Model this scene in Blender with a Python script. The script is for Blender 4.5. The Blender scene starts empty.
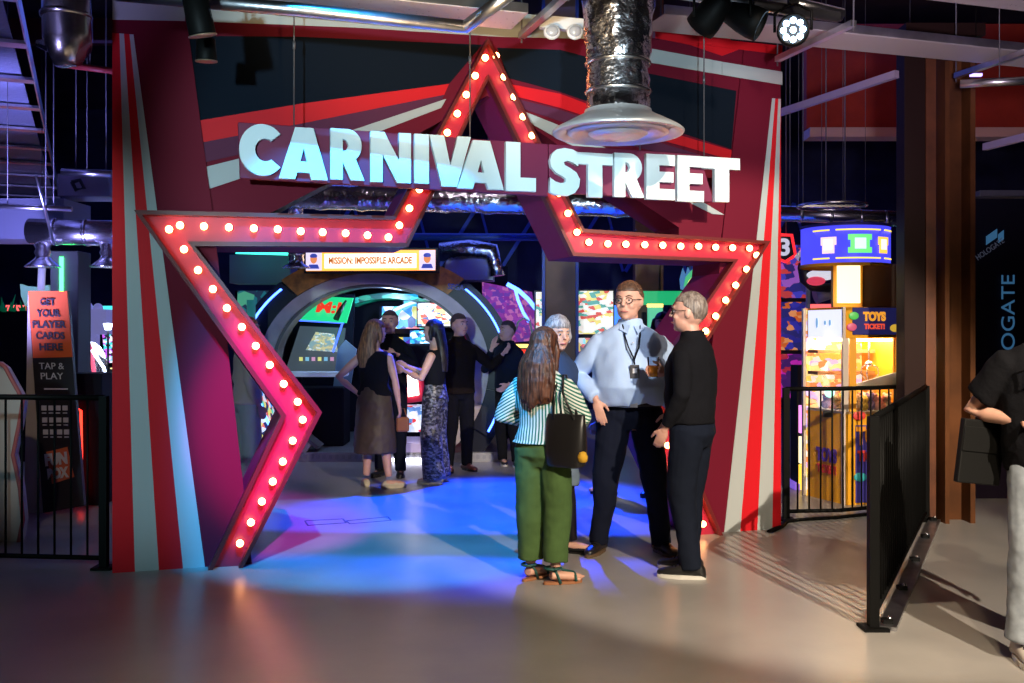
import bpy, bmesh, math, random
from mathutils import Vector, Matrix, Euler, noise
random.seed(7)
SC = bpy.context.scene
COL = SC.collection
F = 1000.0; HY = 332.0; CZ = 1.55          # focal length (px), horizon row, eye height

# ------------------------------------------------------------------ camera, world, exposure
cam_data = bpy.data.cameras.new('camera')
cam_data.sensor_width = 36.0
cam_data.lens = 36.0 * F / 1024.0
cam_data.shift_y = -(341.5 - HY) / 1024.0
cam_data.clip_end = 100
cam = bpy.data.objects.new('camera', cam_data); COL.objects.link(cam)
cam.location = (0, 0, CZ); cam.rotation_euler = (math.pi / 2, 0, 0)
SC.camera = cam
SC.view_settings.view_transform = 'Standard'
SC.view_settings.look = 'None'
SC.view_settings.gamma = 1.0
SC.view_settings.use_curve_mapping = False
SC.view_settings.exposure = 0.0
world = bpy.data.worlds.new('world'); SC.world = world; world.use_nodes = True
world.node_tree.nodes['Background'].inputs[0].default_value = (0.55, 0.5, 0.75, 1)
world.node_tree.nodes['Background'].inputs[1].default_value = 0.013

def spot(name, loc, target, power, color, size, blend=0.3, radius=0.06):
    d = bpy.data.lights.new(name, 'SPOT'); d.energy = power; d.color = color
    d.spot_size = math.radians(size); d.spot_blend = blend; d.shadow_soft_size = radius
    o = bpy.data.objects.new(name, d); COL.objects.link(o); o.location = loc
    o.rotation_euler = (Vector(target) - Vector(loc)).to_track_quat('-Z', 'Y').to_euler()
    return o
def area(name, loc, target, power, color, sx, sy):
    d = bpy.data.lights.new(name, 'AREA'); d.energy = power; d.color = color
    d.shape = 'RECTANGLE'; d.size = sx; d.size_y = sy
    o = bpy.data.objects.new(name, d); COL.objects.link(o); o.location = loc
    o.rotation_euler = (Vector(target) - Vector(loc)).to_track_quat('-Z', 'Y').to_euler()
    return o
WARM = (1.0, 0.78, 0.52); COOL = (0.75, 0.85, 1.0)
spot('key_spot', (3.5, -1.6, 4.9), (1.75, 7.0, 0.7), 4600, (1.0, 0.85, 0.66), 28, 0.25, 0.03)
spot('walker_spot', (1.5, 0.4, 4.9), (3.1, 5.7, 0.2), 900, (1.0, 0.82, 0.58), 38, 0.5, 0.04)
spot('front_floor_spot', (0.9, 0.2, 5.0), (0.7, 2.9, 0), 1350, (1.0, 0.76, 0.48), 58, 0.9, 0.15)
spot('cyan_spot', (-0.6, 3.3, 4.9), (-1.0, 7.9, 0), 3000, (0.02, 0.40, 1.0), 32, 0.35, 0.03)
spot('blue_spot', (0.3, 11.9, 4.9), (-0.1, 8.8, 0), 9500, (0.005, 0.05, 1.0), 40, 0.5, 0.06)
spot('crane_fill', (2.3, 5.6, 4.6), (3.1, 9.0, 0.9), 420, (1.0, 0.85, 0.6), 26, 0.6, 0.06)  # added fill that brightens the crane machine, not a fixture of the hall
spot('magenta_spot', (0.6, 1.6, 4.9), (-1.48, 6.8, 1.0), 4000, (1.0, 0.03, 0.95), 13, 0.6, 0.06)
spot('sign_fill_left', (-1.3, -1.2, 2.2), (-0.75, 6.5, 2.74), 1900, (0.60, 0.88, 1.0), 25, 0.5, 0.08)  # added fill from behind the camera to brighten the sign letters
spot('sign_fill_right', (0.9, -1.2, 1.2), (0.95, 7.1, 2.72), 1700, (0.66, 0.88, 1.0), 17, 0.5, 0.08)  # second added sign fill, set low so its beam clears the diffuser
spot('gate_wash_left', (-3.4, -0.5, 3.0), (-2.5, 6.5, 1.3), 900, (0.52, 0.88, 1.0), 24, 0.8, 0.08)
spot('gate_wash_right', (3.4, 0.8, 4.0), (1.9, 7.6, 1.9), 450, (1.0, 0.80, 0.62), 32, 0.6, 0.08)
spot('people_spot', (2.1, 0.2, 4.6), (0.80, 6.9, 1.35), 950, (0.85, 0.9, 1.0), 14, 0.6, 0.06)
area('hall_blue_fill', (0, 15.0, 5.6), (0, 14.9, 0), 200, (0.12, 0.18, 1.0), 12, 5)
spot('ring_purple_spot', (-0.6, 7.5, 4.9), (-1.6, 12.0, 0.9), 110, (0.9, 0.7, 0.85), 40, 0.6, 0.1)
spot('left_ceiling_fill', (-4.1, 7.6, 1.3), (-4.9, 9.6, 4.4), 700, (0.32, 0.30, 1.0), 95, 0.8, 0.25)  # added blue fill from below for the left ceiling trays
spot('elbow_duct_fill', (-3.6, 2.6, 2.3), (-3.0, 6.2, 3.7), 260, (0.45, 0.40, 1.0), 24, 0.8, 0.25)  # added fill that gives the elbow duct its bluish light
spot('left_display_fill', (-2.5, 2.5, 4.6), (-3.9, 8.4, 1.1), 260, (1.0, 0.78, 0.6), 26, 0.6, 0.08)  # added warm fill to lift the totem sign
area('red_bulkhead_wash', (5.2, 9.6, 3.3), (5.6, 13.4, 4.7), 9, (1.0, 0.25, 0.10), 3, .4)
spot('tray_fill_warm', (-0.2, 4.2, 2.7), (-0.3, 6.3, 4.0), 260, (1.0, 0.68, 0.34), 75, 0.8, 0.1)  # added fill from below, warms the tray above the star tip
spot('tray_fill_lilac', (1.6, 3.2, 2.4), (3.0, 6.7, 3.85), 560, (0.9, 0.72, 0.9), 50, 0.9, 0.1)  # added fill from below for the perforated trays at the right
spot('duct_fill', (-0.7, 1.5, 2.4), (0.65, 6.0, 3.2), 420, (1.0, 0.93, 0.85), 16, 0.6, 0.15)  # added fill from low in front, brightens the foil duct

# ------------------------------------------------------------------ materials
MATS = {}
def mat(name, col=(0.5, 0.5, 0.5), rough=0.6, metal=0.0, emit=None, es=1.0, spec=None, bump=0, bscale=30, trans=0, vary=0.0, vscale=6):
    if name in MATS: return MATS[name]
    m = bpy.data.materials.new(name); m.use_nodes = True; nt = m.node_tree
    b = nt.nodes['Principled BSDF']
    b.inputs['Base Color'].default_value = (*col, 1); b.inputs['Roughness'].default_value = rough
    b.inputs['Metallic'].default_value = metal
    if spec is not None: b.inputs['Specular IOR Level'].default_value = spec
    if trans: b.inputs['Transmission Weight'].default_value = trans
    if emit: b.inputs['Emission Color'].default_value = (*emit, 1); b.inputs['Emission Strength'].default_value = es
    tc = nt.nodes.new('ShaderNodeTexCoord')
    if vary:
        n = nt.nodes.new('ShaderNodeTexNoise'); n.inputs['Scale'].default_value = vscale; n.inputs['Detail'].default_value = 5
        r = nt.nodes.new('ShaderNodeValToRGB')
        r.color_ramp.elements[0].position = .3; r.color_ramp.elements[1].position = .7
        r.color_ramp.elements[0].color = (*[c * (1 - vary) for c in col], 1)
        r.color_ramp.elements[1].color = (*[min(1, c * (1 + vary)) for c in col], 1)
        nt.links.new(tc.outputs['Object'], n.inputs['Vector']); nt.links.new(n.outputs['Fac'], r.inputs[0])
        nt.links.new(r.outputs[0], b.inputs['Base Color'])
    if bump:
        n = nt.nodes.new('ShaderNodeTexNoise'); n.inputs['Scale'].default_value = bscale; n.inputs['Detail'].default_value = 3
        bp = nt.nodes.new('ShaderNodeBump'); bp.inputs['Strength'].default_value = bump; bp.inputs['Distance'].default_value = 0.02
        nt.links.new(tc.outputs['Object'], n.inputs['Vector']); nt.links.new(n.outputs['Fac'], bp.inputs['Height'])
        nt.links.new(bp.outputs[0], b.inputs['Normal'])
    MATS[name] = m; return m
def art(name, cols, scale=8, strength=1.0, seed=0.0, smooth=False):
    """a backlit printed graphic: blotches of the given colours"""
    if name in MATS: return MATS[name]
    m = bpy.data.materials.new(name); m.use_nodes = True; nt = m.node_tree
    b = nt.nodes['Principled BSDF']; b.inputs['Roughness'].default_value = .35
    tc = nt.nodes.new('ShaderNodeTexCoord'); mp = nt.nodes.new('ShaderNodeMapping')
    mp.inputs['Location'].default_value = (seed, seed * 1.7, seed * .6)
    nt.links.new(tc.outputs['Object'], mp.inputs[0])
    if smooth:
        mp.inputs['Scale'].default_value = (1, 1, 1.7); mp.inputs['Rotation'].default_value = (0, .25, 0)
        v = nt.nodes.new('ShaderNodeTexVoronoi'); v.distance = 'CHEBYCHEV'; v.inputs['Scale'].default_value = scale * 2.3
        s = nt.nodes.new('ShaderNodeSeparateColor'); nt.links.new(v.outputs['Color'], s.inputs[0]); out = s.outputs[0]
    else:
        v = nt.nodes.new('ShaderNodeTexVoronoi'); v.inputs['Scale'].default_value = scale
        s = nt.nodes.new('ShaderNodeSeparateColor'); nt.links.new(v.outputs['Color'], s.inputs[0]); out = s.outputs[0]
    nt.links.new(mp.outputs[0], v.inputs['Vector'])
    r = nt.nodes.new('ShaderNodeValToRGB'); r.color_ramp.interpolation = 'CONSTANT'
    n = len(cols); el = r.color_ramp.elements
    lo, hi = (0, 1)
    el[0].position = 0; el[0].color = (*cols[0], 1)
    el[1].position = lo + (hi - lo) / n; el[1].color = (*cols[1], 1)
    for i in range(2, n):
        e = el.new(lo + (hi - lo) * i / n); e.color = (*cols[i], 1)
    nt.links.new(out, r.inputs[0]); nt.links.new(r.outputs[0], b.inputs['Base Color'])
    if strength:
        nt.links.new(r.outputs[0], b.inputs['Emission Color']); b.inputs['Emission Strength'].default_value = strength
    MATS[name] = m; return m
def hairmat(name, a, c):
    m = mat(name, a, .5); nt = m.node_tree; b = nt.nodes['Principled BSDF']
    tc = nt.nodes.new('ShaderNodeTexCoord'); mp = nt.nodes.new('ShaderNodeMapping'); mp.inputs['Scale'].default_value = (1, 1, .09)
    n = nt.nodes.new('ShaderNodeTexNoise'); n.inputs['Scale'].default_value = 85; n.inputs['Detail'].default_value = 3
    r = nt.nodes.new('ShaderNodeValToRGB'); r.color_ramp.elements[0].position = .38; r.color_ramp.elements[1].position = .66
    r.color_ramp.elements[0].color = (*a, 1); r.color_ramp.elements[1].color = (*c, 1)
    bp = nt.nodes.new('ShaderNodeBump'); bp.inputs['Strength'].default_value = .6; bp.inputs['Distance'].default_value = .01
    nt.links.new(tc.outputs['Object'], mp.inputs[0]); nt.links.new(mp.outputs[0], n.inputs['Vector']); nt.links.new(n.outputs['Fac'], r.inputs[0])
    nt.links.new(r.outputs[0], b.inputs['Base Color']); nt.links.new(n.outputs['Fac'], bp.inputs['Height']); nt.links.new(bp.outputs[0], b.inputs['Normal'])
    return m
def lit(name, col=(1, 1, 1), s=1.0): return MATS[name] if name in MATS else mat(name, tuple(c * .3 for c in col), .4, emit=col, es=s)

# ------------------------------------------------------------------ mesh builder
class MB:
    def __init__(s): s.v = []; s.f = []; s.mi = []; s.cur = 0; s.sm = []
    def add(s, vs, fs, smooth=False):
        o = len(s.v); s.v += [Vector(p) for p in vs]
        for f in fs: s.f.append([o + i for i in f]); s.mi.append(s.cur); s.sm.append(smooth)
        return s
    def box(s, c, d, R=None):
        c = Vector(c); x, y, z = [k / 2 for k in d]
        vs = [Vector((a * x, b * y, e * z)) for a in (-1, 1) for b in (-1, 1) for e in (-1, 1)]
        if R is not None: vs = [R @ v for v in vs]
        return s.add([c + v for v in vs], [(0, 1, 3, 2), (4, 6, 7, 5), (0, 4, 5, 1), (2, 3, 7, 6), (0, 2, 6, 4), (1, 5, 7, 3)])
    def bar(s, a, b, w, h=None, up=(0, 0, 1)):
        a = Vector(a); b = Vector(b); h = h or w; d = (b - a); L = d.length; d.normalize()
        upv = Vector(up)
        if abs(d.dot(upv)) > .98: upv = Vector((0, 1, 0))
        x = d.cross(upv).normalized(); z = x.cross(d)
        R = Matrix((x, d, z)).transposed()
        return s.box((a + b) / 2, (w, L, h), R)
    def tube(s, pts, r, seg=10, cap=True, smooth=True, flat=1.0):
        pts = [Vector(p) for p in pts]
        rs = r if isinstance(r, (list, tuple)) else [r] * len(pts)
        rings = []; prev = None
        for i, p in enumerate(pts):
            d = (pts[min(i + 1, len(pts) - 1)] - pts[max(i - 1, 0)])
            if d.length < 1e-9: d = Vector((0, 0, 1))
            d.normalize()
            if prev is None:
                u = Vector((1, 0, 0)) if abs(d.x) < .8 else Vector((0, 1, 0))
            else: u = prev
            u = (u - d * u.dot(d)).normalized(); w = d.cross(u); prev = u
            rings.append([p + (u * math.cos(2 * math.pi * k / seg) + w * math.sin(2 * math.pi * k / seg) * flat) * rs[i] for k in range(seg)])
        vs = [q for rg in rings for q in rg]; fs = []
        for i in range(len(pts) - 1):
            for k in range(seg):
                k2 = (k + 1) % seg
                fs.append((i * seg + k, i * seg + k2, (i + 1) * seg + k2, (i + 1) * seg + k))
        s.add(vs, fs, smooth)
        if cap:
            o = len(s.v) - len(vs)
            s.f.append([o + k for k in range(seg)][::-1]); s.mi.append(s.cur); s.sm.append(False)
            s.f.append([o + (len(pts) - 1) * seg + k for k in range(seg)]); s.mi.append(s.cur); s.sm.append(False)
        return s
    def ell(s, c, r, R=None, nu=14, nv=9):
        c = Vector(c)
        if not isinstance(r, (tuple, list)): r = (r, r, r)
        vs = [Vector((0, 0, r[2]))]
        for j in range(1, nv):
            t = math.pi * j / nv
            for i in range(nu):
                a = 2 * math.pi * i / nu
                vs.append(Vector((r[0] * math.sin(t) * math.cos(a), r[1] * math.sin(t) * math.sin(a), r[2] * math.cos(t))))
        vs.append(Vector((0, 0, -r[2])))
        if R is not None: vs = [R @ v for v in vs]
        fs = [(0, 1 + i, 1 + (i + 1) % nu) for i in range(nu)]
        for j in range(nv - 2):
            for i in range(nu):
                a = 1 + j * nu + i; b = 1 + j * nu + (i + 1) % nu
                fs.append((a, a + nu, b + nu, b))
        l = len(vs) - 1; o = 1 + (nv - 2) * nu
        fs += [(l, o + (i + 1) % nu, o + i) for i in range(nu)]
        return s.add([c + v for v in vs], fs, True)
    def loft(s, rings, seg=24, pw=1.0):
        """rings: (centre, rx, ry) horizontal ellipses"""
        vs = []; fs = []
        for c, rx, ry in rings:
            c = Vector(c)
            for k in range(seg):
                a = 2 * math.pi * k / seg; ca, sa = math.cos(a), math.sin(a)
                ca = math.copysign(abs(ca) ** pw, ca); sa = math.copysign(abs(sa) ** pw, sa)
                vs.append(c + Vector((rx * ca, ry * sa, 0)))
        n = len(rings)
        for i in range(n - 1):
            for k in range(seg):
                k2 = (k + 1) % seg
                fs.append((i * seg + k, i * seg + k2, (i + 1) * seg + k2, (i + 1) * seg + k))
        fs.append(tuple(range(seg))[::-1]); fs.append(tuple((n - 1) * seg + k for k in range(seg)))
        return s.add(vs, fs, True)
    def lathe(s, prof, c=(0, 0, 0), seg=32, axis='z', smooth=True):
        """prof: (radius, height) pairs"""
        c = Vector(c); vs = []; fs = []
        for r, h in prof:
            for k in range(seg):
                a = 2 * math.pi * k / seg
                p = (r * math.cos(a), r * math.sin(a), h) if axis == 'z' else ((h, r * math.cos(a), r * math.sin(a)) if axis == 'x' else (r * math.cos(a), h, r * math.sin(a)))
                vs.append(c + Vector(p))
        for i in range(len(prof) - 1):
            for k in range(seg):
                k2 = (k + 1) % seg
                fs.append((i * seg + k, i * seg + k2, (i + 1) * seg + k2, (i + 1) * seg + k))
        return s.add(vs, fs, smooth)
    def prism(s, poly, o, ex, ez, d0, d1):
        """2D polygon in the plane (o, ex, ez) extruded along the plane normal from d0 to d1"""
        o = Vector(o); ex = Vector(ex); ez = Vector(ez); n = ex.cross(ez)     # for ex=+X, ez=+Z the normal is -Y (towards the camera)
        k = len(poly)
        a = [o + ex * p[0] + ez * p[1] + n * d0 for p in poly]; b = [o + ex * p[0] + ez * p[1] + n * d1 for p in poly]
        fs = [tuple(range(k))[::-1], tuple(range(k, 2 * k))]
        for i in range(k):
            j = (i + 1) % k; fs.append((i, j, k + j, k + i))
        return s.add(a + b, fs)
    def arc(s, cx, cz, r0, r1, y0, y1, a0, a1, seg=40, kz=1.0):
        """annular solid in the XZ plane between depths y0..y1, angles in degrees"""
        vs = []; fs = []
        for i in range(seg + 1):
            a = math.radians(a0 + (a1 - a0) * i / seg); c, n = math.cos(a), math.sin(a); n = n * kz if n > 0 else n
            vs += [(cx + r0 * c, y0, cz + r0 * n), (cx + r1 * c, y0, cz + r1 * n), (cx + r1 * c, y1, cz + r1 * n), (cx + r0 * c, y1, cz + r0 * n)]
        for i in range(seg):
            for k in range(4):
                k2 = (k + 1) % 4
                fs.append((i * 4 + k, i * 4 + k2, i * 4 + 4 + k2, i * 4 + 4 + k))
        fs += [(0, 3, 2, 1), tuple(seg * 4 + k for k in range(4))]
        return s.add(vs, fs, False)
    def mesh(s, name, mats):
        me = bpy.data.meshes.new(name); me.from_pydata([tuple(v) for v in s.v], [], s.f)
        for m in (mats if isinstance(mats, (list, tuple)) else [mats]): me.materials.append(m)
        me.polygons.foreach_set('material_index', s.mi); me.polygons.foreach_set('use_smooth', s.sm)
        bm = bmesh.new(); bm.from_mesh(me); bmesh.ops.recalc_face_normals(bm, faces=bm.faces); bm.to_mesh(me); bm.free()
        me.update(); return me
    def build(s, name, mats, parent=None, bevel=0):
        return link(name, s.mesh(name, mats), parent, bevel)
WORLD_M = {}
def link(name, me, parent=None, bevel=0):
    o = bpy.data.objects.new(name, me); COL.objects.link(o)
    if parent is not None:
        o.parent = parent
        # parts are written in world coordinates; undo the parent's own placement
        root = parent
        while root.parent: root = root.parent
        if parent is root and root.name in WORLD_M: o.matrix_parent_inverse = WORLD_M[root.name].inverted()
    if bevel:
        m = o.modifiers.new('bevel', 'BEVEL'); m.width = bevel; m.segments = 2; m.limit_method = 'ANGLE'; m.angle_limit = math.radians(40)
    return o
def thing(name, label, cat, loc=(0, 0, 0), rz=0, group=None, world_parts=True):
    o = bpy.data.objects.new(name, None); COL.objects.link(o); o.empty_display_size = .1
    o.location = loc; o.rotation_euler = (0, 0, rz); o['label'] = label; o['category'] = cat
    if group: o['group'] = group
    if world_parts: WORLD_M[o.name] = Matrix.Translation(loc) @ Matrix.Rotation(rz, 4, 'Z')
    return o
def tag(o, label, cat, group=None):
    o['label'] = label; o['category'] = cat
    if group: o['group'] = group
    return o
def struct(o): o['kind'] = 'structure'; return o
def recentre(o):
    """origin of a one-mesh thing to its base"""
    me = o.data; xs = [v.co for v in me.vertices]
    c = Vector(((min(v.x for v in xs) + max(v.x for v in xs)) / 2, (min(v.y for v in xs) + max(v.y for v in xs)) / 2, min(v.z for v in xs)))
    me.transform(Matrix.Translation(-c)); o.location = c; return o
def W(px, py, d):
    """point seen at pixel (px,py) that stands at depth d"""
    return Vector(((px - 512) / F * d, d, CZ + (HY - py) / F * d))
def eval_mesh(o, name=None):
    dg = bpy.context.evaluated_depsgraph_get(); dg.update()
    me = bpy.data.meshes.new_from_object(o.evaluated_get(dg)); return me
def text_mesh(body, size, extrude=0.002, bold=0.0, align='CENTER', spacing=1.0, outline=False):
    c = bpy.data.curves.new('t', 'FONT'); c.body = body; c.size = size; c.extrude = extrude; c.offset = bold
    c.align_x = align; c.align_y = 'CENTER'; c.space_character = spacing
    c.space_line = .95
    if outline: c.fill_mode = 'NONE'; c.bevel_depth = size * .03; c.extrude = 0
    o = bpy.data.objects.new('t', c); COL.objects.link(o)
    me = eval_mesh(o); bpy.data.objects.remove(o); return me
def text(name, body, size, loc, ex, ez, m, parent, bold=0.0, fit=None, outline=False, spacing=1.0):
    """writing in the plane (ex, ez) centred at loc; fit=(w,h) scales it to a box"""
    me = text_mesh(body, size, bold=bold, outline=outline, spacing=spacing)
    ex = Vector(ex).normalized(); ez = Vector(ez).normalized(); n = ex.cross(ez)
    sx = sz = 1
    if fit:
        xs = [v.co.x for v in me.vertices]; ys = [v.co.y for v in me.vertices]
        w = max(xs) - min(xs); h = max(ys) - min(ys); cx = (max(xs) + min(xs)) / 2; cy = (max(ys) + min(ys)) / 2
        sx = fit[0] / w; sz = fit[1] / h; me.transform(Matrix.Translation((-cx, -cy, 0)))
    me.transform(Matrix.Diagonal((sx, sz, 1, 1)))
    M = Matrix.Identity(4)
    for i in range(3): M[i][0] = ex[i]; M[i][1] = ez[i]; M[i][2] = n[i]; M[i][3] = loc[i]
    me.transform(M); me.materials.clear(); me.materials.append(m)
    return link(name, me, parent)
def V(*a): return Vector(a)

def hang(t, p, top=6.0, m=None, r=.006):
    """suspension wire of a hanging thing, up to the ceiling"""
    return MB().tube([Vector(p), Vector((p[0], p[1], top))], r, 6).build('suspension_wire', m or mat('steel_wire', (.5, .5, .55), .4, metal=.8), t)
# ------------------------------------------------------------------ setting
def floor_mat():
    m = bpy.data.materials.new('vinyl_floor'); m.use_nodes = True; nt = m.node_tree; b = nt.nodes['Principled BSDF']
    tc = nt.nodes.new('ShaderNodeTexCoord')
    n = nt.nodes.new('ShaderNodeTexNoise'); n.inputs['Scale'].default_value = 1.3; n.inputs['Detail'].default_value = 6; n.inputs['Roughness'].default_value = .6
    n2 = nt.nodes.new('ShaderNodeTexNoise'); n2.inputs['Scale'].default_value = 60; n2.inputs['Detail'].default_value = 3
    r = nt.nodes.new('ShaderNodeValToRGB'); r.color_ramp.elements[0].color = (.24, .225, .215, 1); r.color_ramp.elements[1].color = (.33, .31, .29, 1)
    r.color_ramp.elements[0].position = .3; r.color_ramp.elements[1].position = .7
    nt.links.new(tc.outputs['Object'], n.inputs[0]); nt.links.new(tc.outputs['Object'], n2.inputs[0])
    nt.links.new(n.outputs['Fac'], r.inputs[0]); nt.links.new(r.outputs[0], b.inputs['Base Color'])
    rr = nt.nodes.new('ShaderNodeMapRange'); rr.inputs['To Min'].default_value = .24; rr.inputs['To Max'].default_value = .4
    nt.links.new(n.outputs['Fac'], rr.inputs['Value']); nt.links.new(rr.outputs[0], b.inputs['Roughness'])
    bp = nt.nodes.new('ShaderNodeBump'); bp.inputs['Strength'].default_value = .03; bp.inputs['Distance'].default_value = .01
    nt.links.new(n2.outputs['Fac'], bp.inputs['Height']); nt.links.new(bp.outputs[0], b.inputs['Normal'])
    return m
floor = struct(MB().box((0, 10, -.05), (26, 26, .1)).build('floor', floor_mat()))
ceil_m = mat('dark_soffit', (.022, .012, .02), .9, vary=.4, vscale=1.5)
struct(MB().box((0, 10, 6.05), (26, 26, .1)).build('ceiling', ceil_m))
navy = mat('navy_wall', (.02, .024, .06), .8, vary=.4, vscale=2)
struct(MB().box((0, 20.1, 3), (26, .2, 6)).build('wall_back', navy))
struct(MB().box((-11.6, 10, 3), (.2, 20, 6)).build('wall_left', navy))
struct(MB().box((11.6, 10, 3), (.2, 20, 6)).build('wall_right', navy))
# dark red bulkhead in the upper right, its pale lower lip
red_bulk = mat('red_bulkhead_paint', (.34, .03, .012), .8, vary=.1)
lip = mat('pale_lip', (.6, .45, .4), .6)
struct(MB().box((7.3, 13.0, 4.85), (7.0, .2, 1.35)).build('trim_1', red_bulk))
struct(MB().box((7.3, 12.9, 4.1), (7.0, .3, .12)).build('trim_2', lip))
# roof beams
beam_m = mat('oxide_beam', (.12, .02, .02), .6)
for k, y in enumerate((7.5, 10.5, 14)):
    struct(MB().box((-6.5, y, 5.75), (9, .12, .35)).build('trim_%d' % (3 + k), beam_m))
blue_paint = mat('blue_steel', (.03, .09, .45), .5)
# steel truss on the back wall: blue diagonal braces
for k in range(9):
    x = -4 + k * 1.25
    b = MB(); b.bar((x, 19.85, 2.75), (x + .85, 19.85, 4.1), .07); b.bar((x + .85, 19.85, 4.1), (x + 1.2, 19.85, 2.75), .05)
    tag(recentre(b.build('wall_brace', blue_paint)), 'slim blue V-shaped steel brace on the dark back wall of the hall', 'brace', 'blue wall braces')

# ------------------------------------------------------------------ the gate plane
GA = Vector((-2.57, 6.43, 0)); GB = Vector((2.12, 7.89, 0)); GL = (GB - GA).length
GE = (GB - GA).normalized(); GN = Vector((GE.y, -GE.x, 0)); UP = Vector((0, 0, 1))
def gp(px, py, off=0.0):
    dx = (px - 512) / F; dz = (HY - py) / F
    t = (GA.x * GN.x + GA.y * GN.y + off) / (dx * GN.x + GN.y)
    return ((t * dx - GA.x) * GE.x + (t - GA.y) * GE.y, CZ + t * dz)
def gw(u, z, off=0.0): return GA + GE * u + GN * off + UP * z
def gpoly(pts, off=0.0): return [gp(x, y, off) for x, y in pts]
SO = .10
m_maroon = mat('gate_dark_red', (.14, .005, .020), .65, spec=.15)
m_red = mat('gate_bright_red', (.62, .006, .014), .6, spec=.25)
m_grey = mat('gate_pale_grey', (.42, .45, .45), .6, spec=.2)
m_black = mat('gate_black_panel', (.004, .008, .016), .9, spec=.15)
m_purple = mat('gate_plum', (.10, .02, .055), .6, spec=.15)
m_deep = mat('gate_reveal', (.20, .01, .07), .6, spec=.2)
gate = thing('star_archway', 'huge dark red carnival gateway with striped legs and a star outlined in lit bulbs', 'archway', tuple((GA + GB) / 2))
ax_u = gp(488, 40, 0)[0]
def mir(p): return (2 * ax_u - p[0], p[1])
TOPZ = 3.78
pe_t = gp(213, 215); pe_b = gp(252, 568); h1 = gp(270, 213); h2 = gp(332, 181)
h1b = (pe_t[0] + .02, 2.22); h1c = (h1[0], 2.22)
apexh = (ax_u, h2[1] + (ax_u - h2[0]) * .60)
# front legs
def leg(name, poly, stripes):
    b = MB(); b.prism(poly, GA, GE, UP, -.45, 0)
    b.cur = 1
    for k, (mi, pl) in enumerate(stripes):
        b.cur = mi; b.prism(pl, GA, GE, UP, 0.0005, .004)
    return b.build(name, [m_maroon, m_red, m_grey, m_black, m_purple], gate)
zt = gp(113, 33)[1]
Lp = [(0, 0), pe_b[:1] + (0,), pe_t, (gp(183, 20)[0], TOPZ), (0, TOPZ)]
tops = [gp(x, 33)[0] for x in (113, 119.5, 124, 129.5, 133.5)]; bots = [gp(x, 570)[0] for x in (113.2, 135, 159, 183, 205)]
tops[0] = 0; bots[0] = 0
def stripes_of(tops, bots, zt, cols):
    return [(c, [(bots[k], 0), (bots[k + 1], 0), (tops[k + 1], zt), (tops[k], zt)]) for k, c in enumerate(cols)]
band = [(2, [(0, gp(115, 20)[1] ), (gp(185, 22)[0], gp(185, 21)[1]), (gp(185, 22)[0], gp(185, -3)[1]), (0, gp(115, -3)[1])])]
leg('striped_leg', Lp, stripes_of(tops, bots, zt, (1, 2, 1, 2)) + band)
topr = [gp(x, 100)[0] for x in (772, 775, 778, 780.5, 782)]; botr = [gp(x, 531)[0] for x in (724, 740, 757, 772, 782)]
topr[-1] = GL; botr[-1] = GL
Rp = [(GL, 0), (GL, TOPZ), mir((gp(183, 20)[0], TOPZ)), mir(pe_t), (mir(pe_b)[0], 0)]
leg('striped_leg', Rp, stripes_of(topr, botr, gp(780, 99)[1], (2, 1, 2, 1)))
# header between the legs, with the radiating stripes
lx = gp(183, 20)[0]
Hp = [pe_t, h1b, h1c, h1, h2, apexh, mir(h2), mir(h1), mir(h1c), mir(h1b), mir(pe_t), mir((lx, TOPZ)), (lx, TOPZ)]
b = MB(); b.prism(Hp, GA, GE, UP, -.44, -.02)
def hs(mi, pts, dz=0):
    b.cur = mi; b.prism(gpoly(pts, -.02), GA, GE, UP, -.0195 , -.014 + dz)
hs(3, [(187, 36), (300, 37), (482, 45), (449, 84), (300, 104), (197, 121)])
hs(1, [(197, 121), (300, 104), (449, 84), (444, 95), (300, 124), (200, 143)], .001)
hs(4, [(200, 143), (300, 124), (444, 95), (440, 104), (350, 130), (202, 163)], .0015)
hs(2, [(202, 168), (350, 131), (446, 99), (441, 108), (360, 139), (206, 190)], .002)
hs(2, [(187, -3), (187, 21), (360, 28), (500, 37), (590, 39), (590, 21), (440, 5), (300, -3)])
hs(3, [(497, 48), (560, 50), (650, 74), (736, 91), (731, 149), (640, 120), (560, 92), (508, 78)])
hs(1, [(508, 84), (560, 94), (640, 124), (733, 151), (731, 160), (640, 134), (560, 108), (514, 96)], .001)
hs(4, [(516, 99), (560, 110), (640, 137), (730, 164), (729, 172), (640, 148), (520, 108)], .0015)
hs(2, [(520, 110), (560, 126), (640, 165), (724, 215), (712, 214), (640, 178), (560, 140), (526, 121)], .002)
hs(2, [(590, 39), (652, 49), (722, 62), (722, 75), (652, 63), (590, 53)], .001)
hs(1, [(655, 20), (722, 30), (738, 50), (722, 56), (690, 45), (655, 38)], .001)
b.build('header', [m_maroon, m_red, m_grey, m_black, m_purple], gate)
b = MB()
b.prism(gpoly([(722, 62), (782, 72), (782, 85), (722, 75)]), GA, GE, UP, .001, .006)
b.build('grey_stripe', m_grey, gate)
b = MB(); b.prism(gpoly([(680, 42), (782, 55), (782, 46), (705, 38)]), GA, GE, UP, .001, .006); b.build('red_stripe', m_red, gate)

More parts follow.
